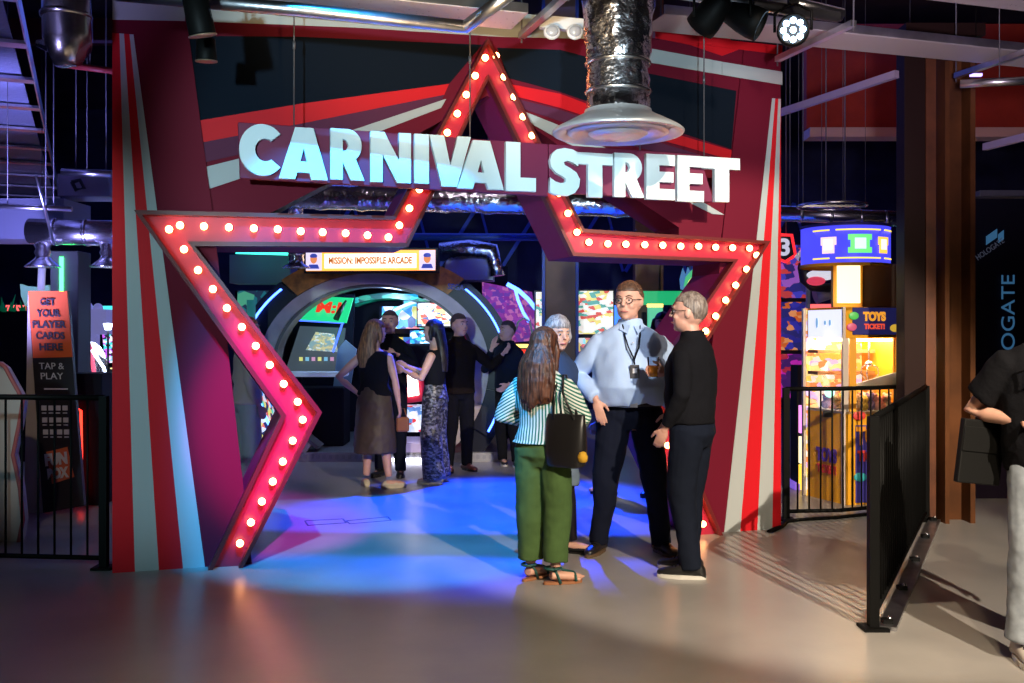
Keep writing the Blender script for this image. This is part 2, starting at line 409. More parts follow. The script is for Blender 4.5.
# the star: outer and inner outline, in gate coordinates
O = [gp(208, 567, SO), gp(281, 416, SO), gp(134, 210, SO), gp(393, 216, SO), gp(488, 38, SO), gp(584, 229, SO), gp(770, 241, SO)]
I = [gp(243, 567, SO), gp(322, 412, SO), gp(195, 246, SO), gp(408, 247, SO), gp(488, 80, SO), gp(573, 256, SO), gp(733, 262, SO)]
O.append((2 * ax_u - O[1][0], O[1][1])); O.append((2 * ax_u - O[0][0], O[0][1]))
I.append((2 * ax_u - I[1][0], I[1][1])); I.append((2 * ax_u - I[0][0], I[0][1]))
# shift the mirrored lower right leg with the right tip
dx = O[6][0] - (2 * ax_u - O[2][0])
for k in (7, 8):
    O[k] = (O[k][0] + dx * .7, O[k][1]); I[k] = (I[k][0] + dx * .7, I[k][1])
O[0] = (O[0][0], 0); I[0] = (I[0][0], 0); O[8] = (O[8][0], 0); I[8] = (I[8][0], 0)
m_star = mat('star_channel_red', (.33, .015, .045), .38)
m_rim = mat('star_rim', (.14, .012, .012), .4)
n = len(O)
b = MB(); b.prism(O + I[::-1], GA, GE, UP, -.44, SO - .07)
b.build('star_frame', [m_deep], gate)
b = MB(); b.prism([(o[0], o[1]) for o in O] + [(i[0], i[1]) for i in I[::-1]], GA, GE, UP, SO - .0695, SO - .064)
b.build('star_face', m_star, gate)
def lerp(a, c, t): return (a[0] + (c[0] - a[0]) * t, a[1] + (c[1] - a[1]) * t)
b = MB()
b.prism(O + [lerp(o, i, .13) for o, i in zip(O, I)][::-1], GA, GE, UP, SO - .07, SO + .01)
b.prism([lerp(o, i, .87) for o, i in zip(O, I)] + I[::-1], GA, GE, UP, SO - .07, SO + .01)
b.build('star_rim', m_rim, gate)
# bulbs along the centre line
C_ = [lerp(o, i, .5) for o, i in zip(O, I)]
counts = [5, 11, 9, 3, 0, 0, 0, 0]
m_bulb = mat('lit_bulb', (1, .8, .6), .3, emit=(1.0, .40, .13), es=21)
m_socket = mat('bulb_socket', (.25, .05, .02), .5, metal=.3)
BULB_PX = [(240, 544), (251, 523), (262, 502), (273, 482), (283, 462), (293, 441), (303, 420), (298, 402), (284, 384), (270, 365), (256, 346), (242, 327), (227, 308), (213, 289), (198, 270), (184, 249), (169, 229),
 (180, 225), (204, 226), (229, 227), (254, 228), (278, 229), (301, 231), (323, 232), (346, 233), (368, 235), (389, 237), (400, 225), (410, 208), (420, 189), (430, 171), (439, 151), (448, 132), (458, 113), (467, 94), (476, 75), (486, 57),
 (497, 55), (505, 76), (515, 96), (524, 116), (533, 135), (542, 155), (551, 174), (560, 193), (569, 213), (578, 232), (590, 242), (609, 243.5), (627, 244), (646, 244.5), (664, 245), (682, 246), (700, 246), (717, 247), (734, 247.5), (751, 248), (758, 255), (748, 269), (737, 285), (727, 300), (717, 316), (707, 331)]
bulb_uv = [gp(x, y, SO + .0) for x, y in BULB_PX]
a, c, e2 = C_[6], C_[7], C_[8]
last = bulb_uv[-1]
for k in range(1, 7): bulb_uv.append(lerp(last, c, k / 6))
for k in range(1, 7): bulb_uv.append(lerp(c, e2, k / 6.6))
bm0 = None
for u, z in bulb_uv:
    p = gw(u, z, SO - .02)
    if bm0 is None:
        q = MB(); q.ell((0, 0, 0), .024, nu=12, nv=8); bm0 = q.mesh('bulb', m_bulb)
        q = MB()
        R = Matrix((GE, GN, UP)).transposed()
        vs = [R @ Vector((r * math.cos(t * .5236), h, r * math.sin(t * .5236))) for r, h in ((.022, -.043), (.017, -.01)) for t in range(12)]
        q.add(vs, [(k, (k + 1) % 12, 12 + (k + 1) % 12, 12 + k) for k in range(12)], True); bs0 = q.mesh('bulb_socket', m_socket)
    o = bpy.data.objects.new('bulb', bm0); COL.objects.link(o); o.parent = gate; o.matrix_parent_inverse = WORLD_M[gate.name].inverted(); o.location = p
    s = bpy.data.objects.new('bulb_socket', bs0); COL.objects.link(s); s.parent = o

# ------------------------------------------------------------------ hanging sign
def glyphs():
    def arcp(cx, cy, rx, ry, a0, a1, n=18): return [(cx + rx * math.cos(math.radians(a0 + (a1 - a0) * k / n)), cy + ry * math.sin(math.radians(a0 + (a1 - a0) * k / n))) for k in range(n + 1)]
    g = {}
    g['C'] = [arcp(.56, .5, .56, .5, 38, 322, 28) + arcp(.60, .5, .20, .20, 312, 48, 20)]
    g['C'] = [arcp(.55, .5, .55, .5, 40, 320, 28) + arcp(.62, .5, .24, .22, 305, 55, 20)]
    g['A'] = [[(0, 0), (.33, 1), (.70, 1), (1, 0), (.66, 0), (.62, .13), (.37, .13), (.33, 0)], [(.43, .34), (.57, .34), (.505, .60)]]
    g['R'] = [[(0, 0), (0, 1), (.5, 1)] + arcp(.5, .68, .42, .32, 85, -55, 10) + [(1, 0), (.60, 0), (.36, .34), (.36, 0)], [(.36, .56), (.46, .58), (.53, .68), (.46, .78), (.36, .80)]]
    g['N'] = [[(0, 0), (0, 1), (.34, 1), (.70, .45), (.70, 1), (1, 1), (1, 0), (.66, 0), (.30, .55), (.30, 0)]]
    g['I'] = [[(0, 0), (0, 1), (1, 1), (1, 0)]]
    g['V'] = [[(.30, 0), (0, 1), (.35, 1), (.50, .42), (.68, 1), (1, 1), (.66, 0)]]
    g['L'] = [[(0, 0), (0, 1), (.48, 1), (.48, .28), (1, .28), (1, 0)]]
    g['S'] = [[(.02, .04), (.02, .36), (.2, .28), (.36, .25), (.52, .27), (.54, .35), (.44, .40), (.22, .47), (.05, .60), (.02, .74), (.08, .88), (.24, .98), (.5, 1.02), (.75, 1), (.95, .94), (.95, .64), (.75, .72), (.58, .75), (.47, .71), (.50, .65), (.68, .59), (.88, .50), (1.0, .36), (.97, .18), (.84, .05), (.62, -.02), (.35, -.02), (.15, 0)]]
    g['T'] = [[(.3, 0), (.3, .74), (0, .74), (0, 1), (1, 1), (1, .74), (.7, .74), (.7, 0)]]
    g['E'] = [[(0, 0), (0, 1), (1, 1), (1, .76), (.45, .76), (.45, .62), (.95, .62), (.95, .39), (.45, .39), (.45, .24), (1, .24), (1, 0)]]
    return g
GLY = glyphs()
def flat_shape(loops, ext):
    c = bpy.data.curves.new('s', 'CURVE'); c.dimensions = '2D'; c.fill_mode = 'BOTH'; c.extrude = ext
    for lp in loops:
        sp = c.splines.new('POLY'); sp.points.add(len(lp) - 1); sp.use_cyclic_u = True
        for i, p in enumerate(lp): sp.points[i].co = (p[0], p[1], 0, 1)
    o = bpy.data.objects.new('s', c); COL.objects.link(o); me = eval_mesh(o); bpy.data.objects.remove(o); return me
SG = .34
sign = thing('hanging_sign', 'long maroon sign hung on wires reading CARNIVAL STREET in big pale letters', 'sign', tuple(gw(GL / 2, 2.5, SG)))
m_sign = mat('sign_board_maroon', (.16, .004, .045), .6)
m_letter = mat('sign_letter_white', (.70, .84, .88), .6)
for pts in ([(238, 122), (548, 144), (548, 196), (240, 178)], [(549, 144), (700, 154.5), (714, 202), (549, 192)]):
    b = MB(); pl = gpoly(pts, SG); b.prism(pl, GA, GE, UP, SG - .05, SG); b.build('sign_board', m_sign, sign, .004)
LET = [('C', 239, 281.5, 122.5, 174.5), ('A', 279, 328, 126, 178), ('R', 330.5, 364.5, 128, 179), ('N', 370.5, 411, 131, 181.5), ('I', 414.5, 429, 133.5, 183), ('V', 429.5, 471, 134.5, 185.5), ('A', 457.5, 504, 139, 188), ('L', 506, 536, 141.5, 190.5),
       ('S', 549.5, 580, 148, 194), ('T', 577.5, 613, 152, 196.5), ('R', 614.5, 644.5, 152.5, 196.5), ('E', 646.5, 675, 153.5, 199), ('E', 677.5, 704, 155, 201), ('T', 704, 740, 156.5, 201)]
for ch, x0, x1, y0, y1 in LET:
    off = SG + .045
    u0, zb = gp(x0, y1, off); u1, _ = gp(x1, y1, off); _, ztp = gp(x0, y0, off)
    me = flat_shape([[(u0 + (u1 - u0) * p[0], zb + (ztp - zb) * p[1]) for p in lp] for lp in GLY[ch]], .02)
    M = Matrix.Identity(4); o3 = GA + GN * (off - .02)
    for i in range(3): M[i][0] = GE[i]; M[i][1] = UP[i]; M[i][2] = GN[i]; M[i][3] = o3[i]
    me.transform(M); me.materials.clear(); me.materials.append(m_letter); link('sign_letter', me, sign)
m_wire = mat('steel_wire', (.16, .16, .18), .5, metal=.6)
for px in (294, 470, 640, 704):
    u, z = gp(px, 150, SG - .03); p = gw(u, 2.8, SG - .03)
    MB().tube([p, p + Vector((0, 0, 3.15))], .005, 6).build('hanging_wire', m_wire, sign)
    MB().tube([p + Vector((0, 0, .58)), p + Vector((0, 0, .63))], .010, 8).build('wire_clamp', m_wire, sign)

# ------------------------------------------------------------------ ceiling services
m_galv = mat('galvanised_steel', (.62, .62, .66), .32, metal=1.0, bump=.15, bscale=12, vary=.25, vscale=5)
m_foil = mat('foil_duct', (.8, .8, .84), .22, metal=1.0, bump=.9, bscale=14)
m_chrome = mat('polished_steel', (.8, .8, .82), .27, metal=1.0)
m_diff = mat('satin_diffuser', (.62, .62, .62), .38, metal=.6)
m_blackm = mat('black_metal', (.003, .003, .003), .55, spec=.1)
m_blackp = mat('black_plastic', (.012, .012, .014), .45)
# big insulated duct with round diffuser
dc = W(618, 134, 6.0)
duct = thing('foil_air_duct', 'large crinkled foil air duct ending in a wide round metal diffuser above the sign', 'duct', tuple(dc))
b = MB(); R0 = .39
b.lathe([(R0, .0), (R0 + .005, .012), (R0 * .96, .03), (.30, .07), (.24, .10), (.205, .12), (.20, .14)], dc, 48)
b.lathe([(R0, .0), (R0 * .93, -.006), (R0 * .86, .012), (R0 * .80, .03)], dc, 48)
b.build('diffuser_rim', m_diff, duct)
b = MB()
b.lathe([(R0 * .78, .005), (R0 * .70, -.012), (R0 * .60, .02), (R0 * .5, .03)], dc, 48)
b.lathe([(R0 * .46, .0), (R0 * .38, -.02), (R0 * .2, -.012), (.005, -.01)], dc, 48)
b.lathe([(R0 * .8, .035), (.005, .036)], dc, 48)
b.build('diffuser_cone', m_diff, duct)
b = MB(); pr = [(.19, .12), (.192, .20)]
for k in range(22):
    z = .2 + k * .06
    pr.append((.187 + random.uniform(-.006, .009), z))
tip = []
seg = 40
prof = pr
vs = []; fs = []
for r, h in prof:
    lean = max(0, h - .75) ** 1.5 * .25; bulge = max(0, min(1, (h - .45) * 3)) * .035
    for k in range(seg):
        a = 2 * math.pi * k / seg; q = Vector((math.cos(a), math.sin(a), 0))
        cr = noise.noise(Vector((q.x * 3, q.y * 3, h * 9))) * (.010 if h < .5 else .028)
        vs.append(dc + q * (r + bulge + cr) + Vector((lean, 0, h)))
for i in range(len(prof) - 1):
    for k in range(seg): fs.append((i * seg + k, i * seg + (k + 1) % seg, (i + 1) * seg + (k + 1) % seg, (i + 1) * seg + k))
b.add(vs, fs, True); b.build('insulated_duct', m_foil, duct)
for h in (.25, .42):
    MB().lathe([(.192, -.012), (.199, -.004), (.199, .004), (.192, .012)], dc + Vector((0, 0, h)), 40).build('duct_band', m_chrome, duct)
# conduit pipe with mitred bend, in front of the gate top
b = MB(); p0 = W(116, -6, 5.4); p1 = W(300, 10, 5.6); p2 = W(466, 27, 5.8); p3 = W(512, -8, 5.5)
b.tube([p0, p1, p2 - (p2 - p1).normalized() * .02, p2, p2 + (p3 - p2).normalized() * .02, p3], .038, 16)
pipe = b.build('ceiling_pipe', m_galv); tag(recentre(pipe), 'slim galvanised pipe with a sharp bend running above the star gate', 'pipe')
def perf_mat():
    if 'perforated_steel' in MATS: return MATS['perforated_steel']
    m = mat('perforated_steel', (.5, .48, .5), .5, metal=.35); nt = m.node_tree; b = nt.nodes['Principled BSDF']
    tc = nt.nodes.new('ShaderNodeTexCoord'); v = nt.nodes.new('ShaderNodeTexVoronoi'); v.inputs['Scale'].default_value = 26; v.inputs['Randomness'].default_value = .25
    r = nt.nodes.new('ShaderNodeValToRGB'); r.color_ramp.elements[0].position = .26; r.color_ramp.elements[0].color = (.12, .11, .12, 1); r.color_ramp.elements[1].position = .34; r.color_ramp.elements[1].color = (.62, .58, .6, 1)
    nt.links.new(tc.outputs['Object'], v.inputs['Vector']); nt.links.new(v.outputs['Distance'], r.inputs[0]); nt.links.new(r.outputs[0], b.inputs['Base Color']); return m
# perforated cable trays running over the gate
def tray(name, a, c, wid, label, group=None, rungs=0, side=.06, cat='cable tray'):
    a = Vector(a); c = Vector(c); d = (c - a).normalized(); x = d.cross(UP).normalized()
    t = thing(name, label, cat, tuple((a + c) / 2), group=group)
    m_perf = perf_mat()
    b = MB(); b.bar(a, c, wid, .006)
    if rungs: b = MB()
    if not rungs: b.build('tray_floor', m_perf, t)
    for s in (-1, 1):
        MB().bar(a + x * s * wid / 2 + UP * side / 2, c + x * s * wid / 2 + UP * side / 2, .012, side).build('side_rail', m_galv, t)
    if rungs:
        L = (c - a).length
        for k in range(rungs):
            q = a + d * L * (k + .5) / rungs
            MB().bar(q - x * wid / 2, q + x * wid / 2, .13, .025).build('rung', m_galv, t)
    return t
tz = 3.42
q0 = gw(3.45, 3.62, .75); q1 = gw(8.6, 3.62, .75)
tray('cable_tray', q0 + UP * .02, q1 + UP * .02, .36, 'perforated steel cable tray running over the gate top, lower of the pair', rungs=0)
q0b = gw(3.5, 3.80, 1.2); q1b = gw(8.2, 3.80, 1.2)
tray('cable_tray', q0b + GN * .25, q1b + GN * .25, .34, 'perforated steel cable tray nearer the ceiling, upper of the pair by the lamps', rungs=0)
q2 = gw(.9, 3.60, .62); q3 = gw(2.55, 3.60, .62)
tray('cable_tray', q2, q3, .36, 'wide cable tray above the star tip with warm light on it')
for k, u in enumerate((2.62, 4.6, 6.2)):
    p = gw(u, 3.56, .45); q = gw(u, 3.56, 1.35)
    h = thing('tray_hanger', ['strut bracket under the cable trays next to the foil duct', 'strut bracket under the cable trays just left of the brown column', 'strut bracket under the cable trays at the right edge'][k], 'bracket', tuple((p + q) / 2))
    MB().bar(p, q, .045, .04).build('strut', m_galv, h)
    for w in (p, q): MB().tube([w - UP * .05, w + UP * 2.42], .006, 6).build('threaded_rod', m_wire, h)
# twin emergency floods
fl = thing('twin_flood_light', 'pair of small white round emergency floodlights on a bracket above the star', 'lamp', tuple(W(562, 24, 6.6)))
MB().bar(W(540, 22, 6.6), W(583, 26, 6.6), .05, .08).build('bracket', mat('white_plastic', (.6, .6, .62), .5), fl)
for px in (552, 575):
    c = W(px, 32, 6.45); MB().ell(c, (.055, .03, .05)).build('flood_head', mat('white_plastic'), fl)
    MB().ell(c - Vector((0, .02, 0)), (.04, .02, .036)).build('lens', mat('grey_lens', (.35, .36, .4), .2), fl)
# stage lamps
truss = thing('lighting_bar', 'round steel lighting bar carrying stage lamps above the right of the gate', 'bar', tuple(W(760, 8, 5.3)))
MB().tube([W(640, -12, 5.2), W(838, 17, 5.5)], .03, 12).build('bar_tube', m_galv, truss)
m_led = mat('par_led', (.8, .9, 1), .3, emit=(.45, .7, 1), es=14)
def par(px, py, d, aim, on, label, r=.085):
    c = W(px, py, d); t = thing('stage_lamp', label, 'stage lamp', tuple(c), group=None)
    a = Vector(aim).normalized(); q = a.to_track_quat('Z', 'Y').to_matrix()
    b = MB(); prof = [(.03, -.16), (.055, -.14), (r * .9, -.06), (r, .0), (r, .05), (r * .88, .055), (r * .86, .03)]
    vs = []; fs = []; sg = 24
    for rr, h in prof:
        for k in range(sg): vs.append(c + q @ Vector((rr * math.cos(k * 2 * math.pi / sg), rr * math.sin(k * 2 * math.pi / sg), h)))
    for i in range(len(prof) - 1):
        for k in range(sg): fs.append((i * sg + k, i * sg + (k + 1) % sg, (i + 1) * sg + (k + 1) % sg, (i + 1) * sg + k))
    fs.append(tuple(range(sg))); b.add(vs, fs, True); b.build('lamp_can', m_blackm, t)
    b = MB(); vs = [c + q @ Vector((r * .87 * math.cos(k * 2 * math.pi / sg), r * .87 * math.sin(k * 2 * math.pi / sg), .03)) for k in range(sg)]
    b.add(vs, [tuple(range(sg))]); b.build('lamp_face', m_blackp if on else mat('dark_lens', (.05, .05, .06), .1), t)
    if on:
        for k in range(9):
            rr = 0 if k == 0 else (.026 if k < 0 else .05); an = k * 2 * math.pi / 8
            MB().ell(c + q @ Vector((rr * math.cos(an), rr * math.sin(an), .034)), .0165).build('led_lens', m_led, t)
    s = q @ Vector((1, 0, 0))
    MB().tube([c + s * (r + .01), c + s * (r + .01) + UP * .1, c + UP * .15, c - s * (r + .01) + UP * .1, c - s * (r + .01)], .008, 8).build('yoke', m_blackm, t)
    MB().box(c + UP * .165, (.05, .05, .05)).build('clamp', m_blackm, t)
    return t
par(793, 31, 5.35, (-.25, -1, -.12), True, 'round black stage lamp with glowing white LED lenses, rightmost on the bar')
par(706, 20, 5.2, (-.5, .6, -.6), False, 'unlit black stage lamp tilted down beside the foil duct')
par(752, 22, 5.25, (.9, -.3, -.5), False, 'unlit black stage lamp aimed right, middle of the three on the bar')
def track_spot(px, py, d, aim, label, L=.17, r=.042):
    c = W(px, py, d); a = Vector(aim).normalized(); t = thing('track_spotlight', label, 'spotlight', tuple(c))
    b = MB(); b.tube([c - a * L * .5, c + a * L * .45, c + a * L * .5], [r * .9, r, r * .96], 24); b.build('lamp_body', m_blackm, t)
    MB().tube([c + a * L * .49, c + a * (L * .49 + .006)], [r * 1.05, r * 1.05], 24).build('lamp_ring', mat('brass_ring', (.6, .45, .3), .3, metal=.8), t)
    MB().tube([c - a * L * .3 + Vector((0, 0, .01)), c - a * L * .3 + UP * (6.0 - c.z)], .009, 8).build('stem', m_galv, t)
track_spot(197, 8, 5.2, (.16, .2, -1), 'large black cylinder spotlight pointing down at the left top of the gate', L=.28, r=.07)
track_spot(206, 50, 5.6, (0, .1, -1), 'small black cylinder spotlight hanging just below a larger one', L=.12, r=.058)
# left: ladder tray in steep perspective, elbow duct, spiral duct with drops
tray('ladder_tray', (-2.85, 4.4, 3.6), (-7.6, 15.6, 3.6), 1.0, 'wide ladder cable tray running back along the left ceiling', rungs=11, side=.12)
b = MB(); b.bar((-2.95, 4.5, 3.64), (-7.6, 15.5, 3.64), .92, .02); tag(recentre(b.build('cable_bundle', mat('blue_grey_cable', (.22, .24, .34), .5, bump=.5, bscale=25))), 'flat bundle of blue grey cables lying along the left ladder tray', 'cables')
tray('ladder_tray', (-4.6, 6.5, 4.3), (-9.0, 15.5, 4.3), .5, 'narrow ladder cable tray at the far left edge of the ceiling', rungs=9, side=.1)
ed = thing('elbow_air_duct', 'shiny round air duct with an elbow hanging at the upper left', 'duct', tuple(W(70, 40, 6.2)))
b = MB(); p = W(66, 48, 6.2); b.tube([p + UP * 1.1, p + UP * .35, p + UP * .06 + Vector((.01, 0, 0)), p + Vector((.05, -.02, -.04)), p + Vector((.10, -.02, -.06))], [.14, .14, .145, .13, .06], 28); b.build('duct_pipe', m_chrome, ed)
b = MB(); b.tube([p + Vector((-.18, 0, .03)), p + Vector((0, 0, 0)), p + Vector((.07, 0, -.02))], [.02, .08, .10], 16); b.build('flex_spout', m_foil, ed)
for h in (.2, .5): MB().lathe([(.141, -.02), (.152, -.01), (.152, .01), (.141, .02)], p + UP * h, 28).build('duct_band', m_chrome, ed)
sd = thing('spiral_air_duct', 'silver round ventilation duct with two drop outlets at the left', 'duct', tuple(W(75, 232, 9.0)))
a = W(30, 231, 9.0); c = W(135, 234, 9.0); MB().tube([a, c], .115, 28).build('duct_pipe', m_chrome, sd)
for t in (.25, .55, .85): MB().lathe([(.116, -.02), (.125, -.01), (.125, .01), (.116, .02)], a.lerp(c, t), 28, 'x').build('duct_band', m_chrome, sd)
for t in (.15, .8): hang(sd, a.lerp(c, t))
for px in (43, 108):
    q = W(px, 245, 9.0); b = MB(); b.lathe([(.07, .08), (.06, .02), (.075, 0), (.06, -.04), (.075, -.07), (.06, -.10), (.075, -.13), (.15, -.19), (.155, -.2), (.02, -.19)], q, 24); b.build('drop_outlet', m_chrome, sd)
b = MB()
bx = MB().box(W(-10, 222, 9.7), (1.7, .6, .38)).build('plenum_box', mat('grey_blue_metal', (.25, .27, .36), .5, metal=.5)); tag(recentre(bx), 'grey blue rectangular plenum box at the far left under the trays', 'duct')
# ducts seen through the gate
fd = thing('flexible_duct', 'long ribbed silver duct crossing behind the gate under the sign', 'duct', tuple(W(470, 198, 10)))
b = MB(); a = W(280, 196, 10.2); c = W(705, 206, 9.8); pts = []; rs = []
for k in range(61):
    pts.append(a.lerp(c, k / 60)); rs.append(.125 if k % 6 else .14)
b.tube(pts, rs, 20); b.build('duct_pipe', m_foil, fd)
for t in (.1, .5, .9): hang(fd, a.lerp(c, t))
g2 = thing('silver_duct_run', 'straight silver duct crossing above the blue prize machine marquee', 'duct', tuple(W(840, 216, 10)))
MB().tube([W(775, 213, 9.8), W(925, 220, 9.8)], .075, 18).build('duct_pipe', m_chrome, g2)
for px in (790, 910): hang(g2, W(px, 216, 9.8))
for px in (800, 830, 860, 885): MB().lathe([(.076, -.015), (.084, 0), (.076, .015)], W(px, 214.5 + (px - 800) * .05, 9.8), 18, 'x').build('duct_band', m_galv, g2)
# ceiling beams / conduits at right
b = MB(); b.bar(W(770, 116, 9.5), W(897, 74, 8.2), .05, .06); tag(recentre(b.build('ceiling_beam', mat('lilac_steel', (.45, .36, .5), .6))), 'pale steel channel slanting across the red bulkhead at the upper right', 'beam')
for px, y0 in ((803, 120), (826, 112), (845, 108)):
    p = W(px, 205, 9.3); 
    tag(recentre(MB().tube([p, p + UP * 3.2], .006, 6).build('suspension_wire', m_wire)), 'thin vertical suspension wire above the yellow prize machine', 'wire', 'suspension wires above the prize machine')
hp = thing('ceiling_hoop', 'thin metal hoop hanging flat on wires above the yellow prize machine', 'hoop', tuple(W(832, 206, 9.3)))
b = MB(); hc = W(832, 206, 9.3); b.tube([hc + Vector((.31 * math.cos(t * math.pi / 16), .31 * math.sin(t * math.pi / 16), 0)) for t in range(33)], .012, 8); b.build('hoop_ring', m_chrome, hp)
for t in (0, 1.57, 3.14, 4.71): hang(hp, hc + Vector((.31 * math.cos(t), .31 * math.sin(t), 0)), r=.0025)
MB().bar(hc - Vector((.3, 0, 0)), hc + Vector((.3, 0, 0)), .02, .02).build('hoop_spoke', m_chrome, hp)
b = MB(); b.bar(W(985, 147, 9), W(1060, 128, 8), .05, .06); tag(recentre(b.build('ceiling_beam', mat('lilac_steel'))), 'short pale steel channel at the right edge below the cable tray', 'beam')

# more ceiling clutter on the left and over the hall
def simple(name, pts, r, m, label, cat, wires=()):
    t = thing(name, label, cat, tuple((Vector(pts[0]) + Vector(pts[-1])) / 2)); MB().tube(pts, r, 12).build('pipe_run', m, t)
    for w in wires: hang(t, Vector(pts[0]).lerp(Vector(pts[-1]), w), r=.004)
simple('conduit', [W(-20, 205, 8.2), W(72, 209, 8.2)], .022, m_galv, 'thin pale conduit running level at the far left above the silver duct', 'pipe', (.3, .8))
simple('conduit', [W(62, 172, 9.4), W(112, 174, 9.4)], .035, m_galv, 'short pale conduit beside the left gate leg below the dark ceiling', 'pipe', (.5,))
simple('conduit', [W(36, 176, 7.8), W(54, 244, 8.6)], .012, m_galv, 'slanting thin conduit dropping to the silver duct at the left', 'pipe')
simple('red_pipe', [W(60, 64, 9.0), W(120, 72, 9.0)], .03, mat('red_pipe_paint', (.35, .03, .03), .5), 'thin red sprinkler pipe behind the elbow duct at the upper left', 'pipe', (.5,))
simple('conduit', [W(770, -2, 6.0), W(842, 15, 6.1)], .04, m_galv, 'short round pipe at the top beside the stage lamps', 'pipe', (.5,))
simple('conduit', [W(960, 84, 7.2), W(1040, 80, 7.0)], .03, m_galv, 'slim pipe at the right edge under the cable tray', 'pipe', (.5,))
simple('hall_pipe', [W(250, 236, 13.5), W(700, 238, 13.5)], .05, blue_paint, 'thin blue pipe crossing the dark hall behind the gate', 'pipe', (.2, .8))
bx = thing('junction_unit', 'pale lilac ceiling unit box with cables beside the left gate leg', 'air unit', tuple(W(90, 188, 9.8)))
MB().box(W(92, 188, 9.8), (.5, .4, .22)).build('unit_box', mat('unit_lilac', (.30, .27, .34), .5), bx, .01)
MB().tube([W(72, 182, 9.5), W(76, 190, 9.5), W(84, 188, 9.5), W(80, 180, 9.5), W(72, 182, 9.5)], .02, 8).build('cable_loop', m_blackp, bx)
for px in (76, 106): hang(bx, W(px, 180, 9.8))
# ------------------------------------------------------------------ film arcade ring
AX, AZ = -1.66, 1.15
KZ = .80
ring = thing('arcade_ring_machine', 'round tunnel-shaped arcade attraction with grey rim, blue light arcs and glowing orange marquee', 'arcade machine', (AX, 13.2, 0))
m_ring = mat('ring_grey', (.52, .46, .46), .45, vary=.15); m_shell = mat('ring_shell', (.006, .008, .02), .4, spec=.3); m_gold = mat('gold_print', (.42, .17, .02), .5, vary=.6, vscale=9)
lo = -math.degrees(math.asin(min(1, (AZ - .1) / 1.36)))
MB().arc(AX, AZ, 1.22, 1.38, 12.0, 12.14, -52, 232, 90, KZ).build('grey_rim', m_ring, ring)
MB().arc(AX, AZ, 1.18, 1.22, 12.02, 12.35, -56, 236, 90, KZ).build('inner_rim', mat('ring_dark_grey', (.12, .11, .12), .4), ring)
MB().arc(AX, AZ, 1.38, 1.68, 12.05, 14.4, -42, 222, 80, KZ).build('outer_shell', m_shell, ring)
MB().arc(AX, AZ, 1.385, 1.69, 11.98, 12.05, 50, 131, 40, KZ).build('gold_arch_band', m_gold, ring)
for a0, a1 in ((46, 18), (134, 162), (-14, -30), (194, 210)):
    MB().arc(AX, AZ, 1.575, 1.60, 11.97, 12.04, min(a0, a1), max(a0, a1), 20, KZ).build('light_arc', lit('blue_neon', (.05, .14, 1.0), 9), ring)
    MB().arc(AX, AZ, 1.385, 1.68, 12.0, 12.05, min(a0, a1) - 2, max(a0, a1) + 2, 20, KZ).build('arc_panel', m_shell, ring)
pl = MB().box((AX, 13.2, .055), (3.1, 2.5, .11)).build('platform', mat('tread_plate', (.35, .35, .38), .35, metal=.7, bump=.6, bscale=60), ring)
b = MB()
for q in range(40): b.box((AX - 1.5 + q * .0765, 11.94, .06), (.04, .012, .05))
b.build('platform_grille', mat('grille_metal', (.3, .3, .33), .4, metal=.6), ring)
MB().box((-1.22, 11.92, .025), (.42, .02, .035)).build('step_light', lit('white_strip', (.8, .8, 1), 10), ring)
for px0, x in ((1, 1),):
    MB().box((AX, 14.5, 1.25), (3.2, .08, 2.5)).build('back_panel', mat('machine_black', (.006, .007, .016), .7, spec=.15), ring)
d_ = bpy.data.lights.new('ring_fill', 'POINT'); d_.energy = 45; d_.color = (.35, .55, 1.0); d_.shadow_soft_size = .08; lo_ = bpy.data.objects.new('ring_fill', d_); COL.objects.link(lo_); lo_.location = (AX + .1, 12.9, 1.98)  # added point light that builds the blue glow inside the ring
# marquee
mq = MB(); c = W(372, 261, 11.9); Rm = Matrix.Rotation(-.08, 3, 'Z')
ring_mq = MB().box(c, (1.60, .16, .29), Rm).build('marquee_box', m_shell, ring)
MB().box(c + Rm @ V(0, -.085, 0), (1.55, .01, .24), Rm).build('marquee_panel', lit('marquee_orange', (1.0, .35, .06), 2.2), ring_mq)
MB().box(c + Rm @ V(.0, -.092, -.005), (1.10, .006, .17), Rm).build('marquee_panel', lit('marquee_cream', (1.0, .80, .62), 2.6), ring_mq)
text('marquee_text', 'MISSION: IMPOSSIBLE ARCADE', .1, c + Rm @ V(.0, -.098, 0), Rm @ V(1, 0, 0), UP, lit('marquee_letters', (.7, .18, .02), .7), ring_mq, bold=.004, fit=(1.0, .085))
for x, cols in ((-.68, [(.05, .08, .5), (.8, .3, .1), (.1, .1, .6)]), (.68, [(.9, .35, .15), (.1, .2, .7), (.3, .05, .2)])):
    MB().box(c + Rm @ V(x, -.093, 0), (.19, .006, .23), Rm).build('portrait_back', lit('portrait_white' , (.75, .65, .9), 1.2), ring_mq)
    q = c + Rm @ V(x, -.099, .02); MB().ell(q, (.042, .008, .055), Rm).build('portrait_head', lit('portrait_face', (.85, .28, .10), 1), ring_mq)
    MB().ell(q + V(0, -.002, .035), (.045, .008, .03), Rm).build('portrait_hair', lit('portrait_blue', (.05, .08, .5), .8), ring_mq)
    MB().prism([(-.07, -.095), (.07, -.095), (.05, -.045), (-.05, -.045)], q - V(0, 0, .02), Rm @ V(1, 0, 0), UP, 0, .008).build('portrait_shoulders', lit('portrait_blue'  , (.05, .08, .5), .8), ring_mq)
text('maker_lettering', 'SEGA', .1, W(456, 287, 11.96), (1, 0, -.12), (.12, 0, 1), lit('sega_blue', (.03, .05, .35), .4), ring, bold=.003, fit=(.20, .07))
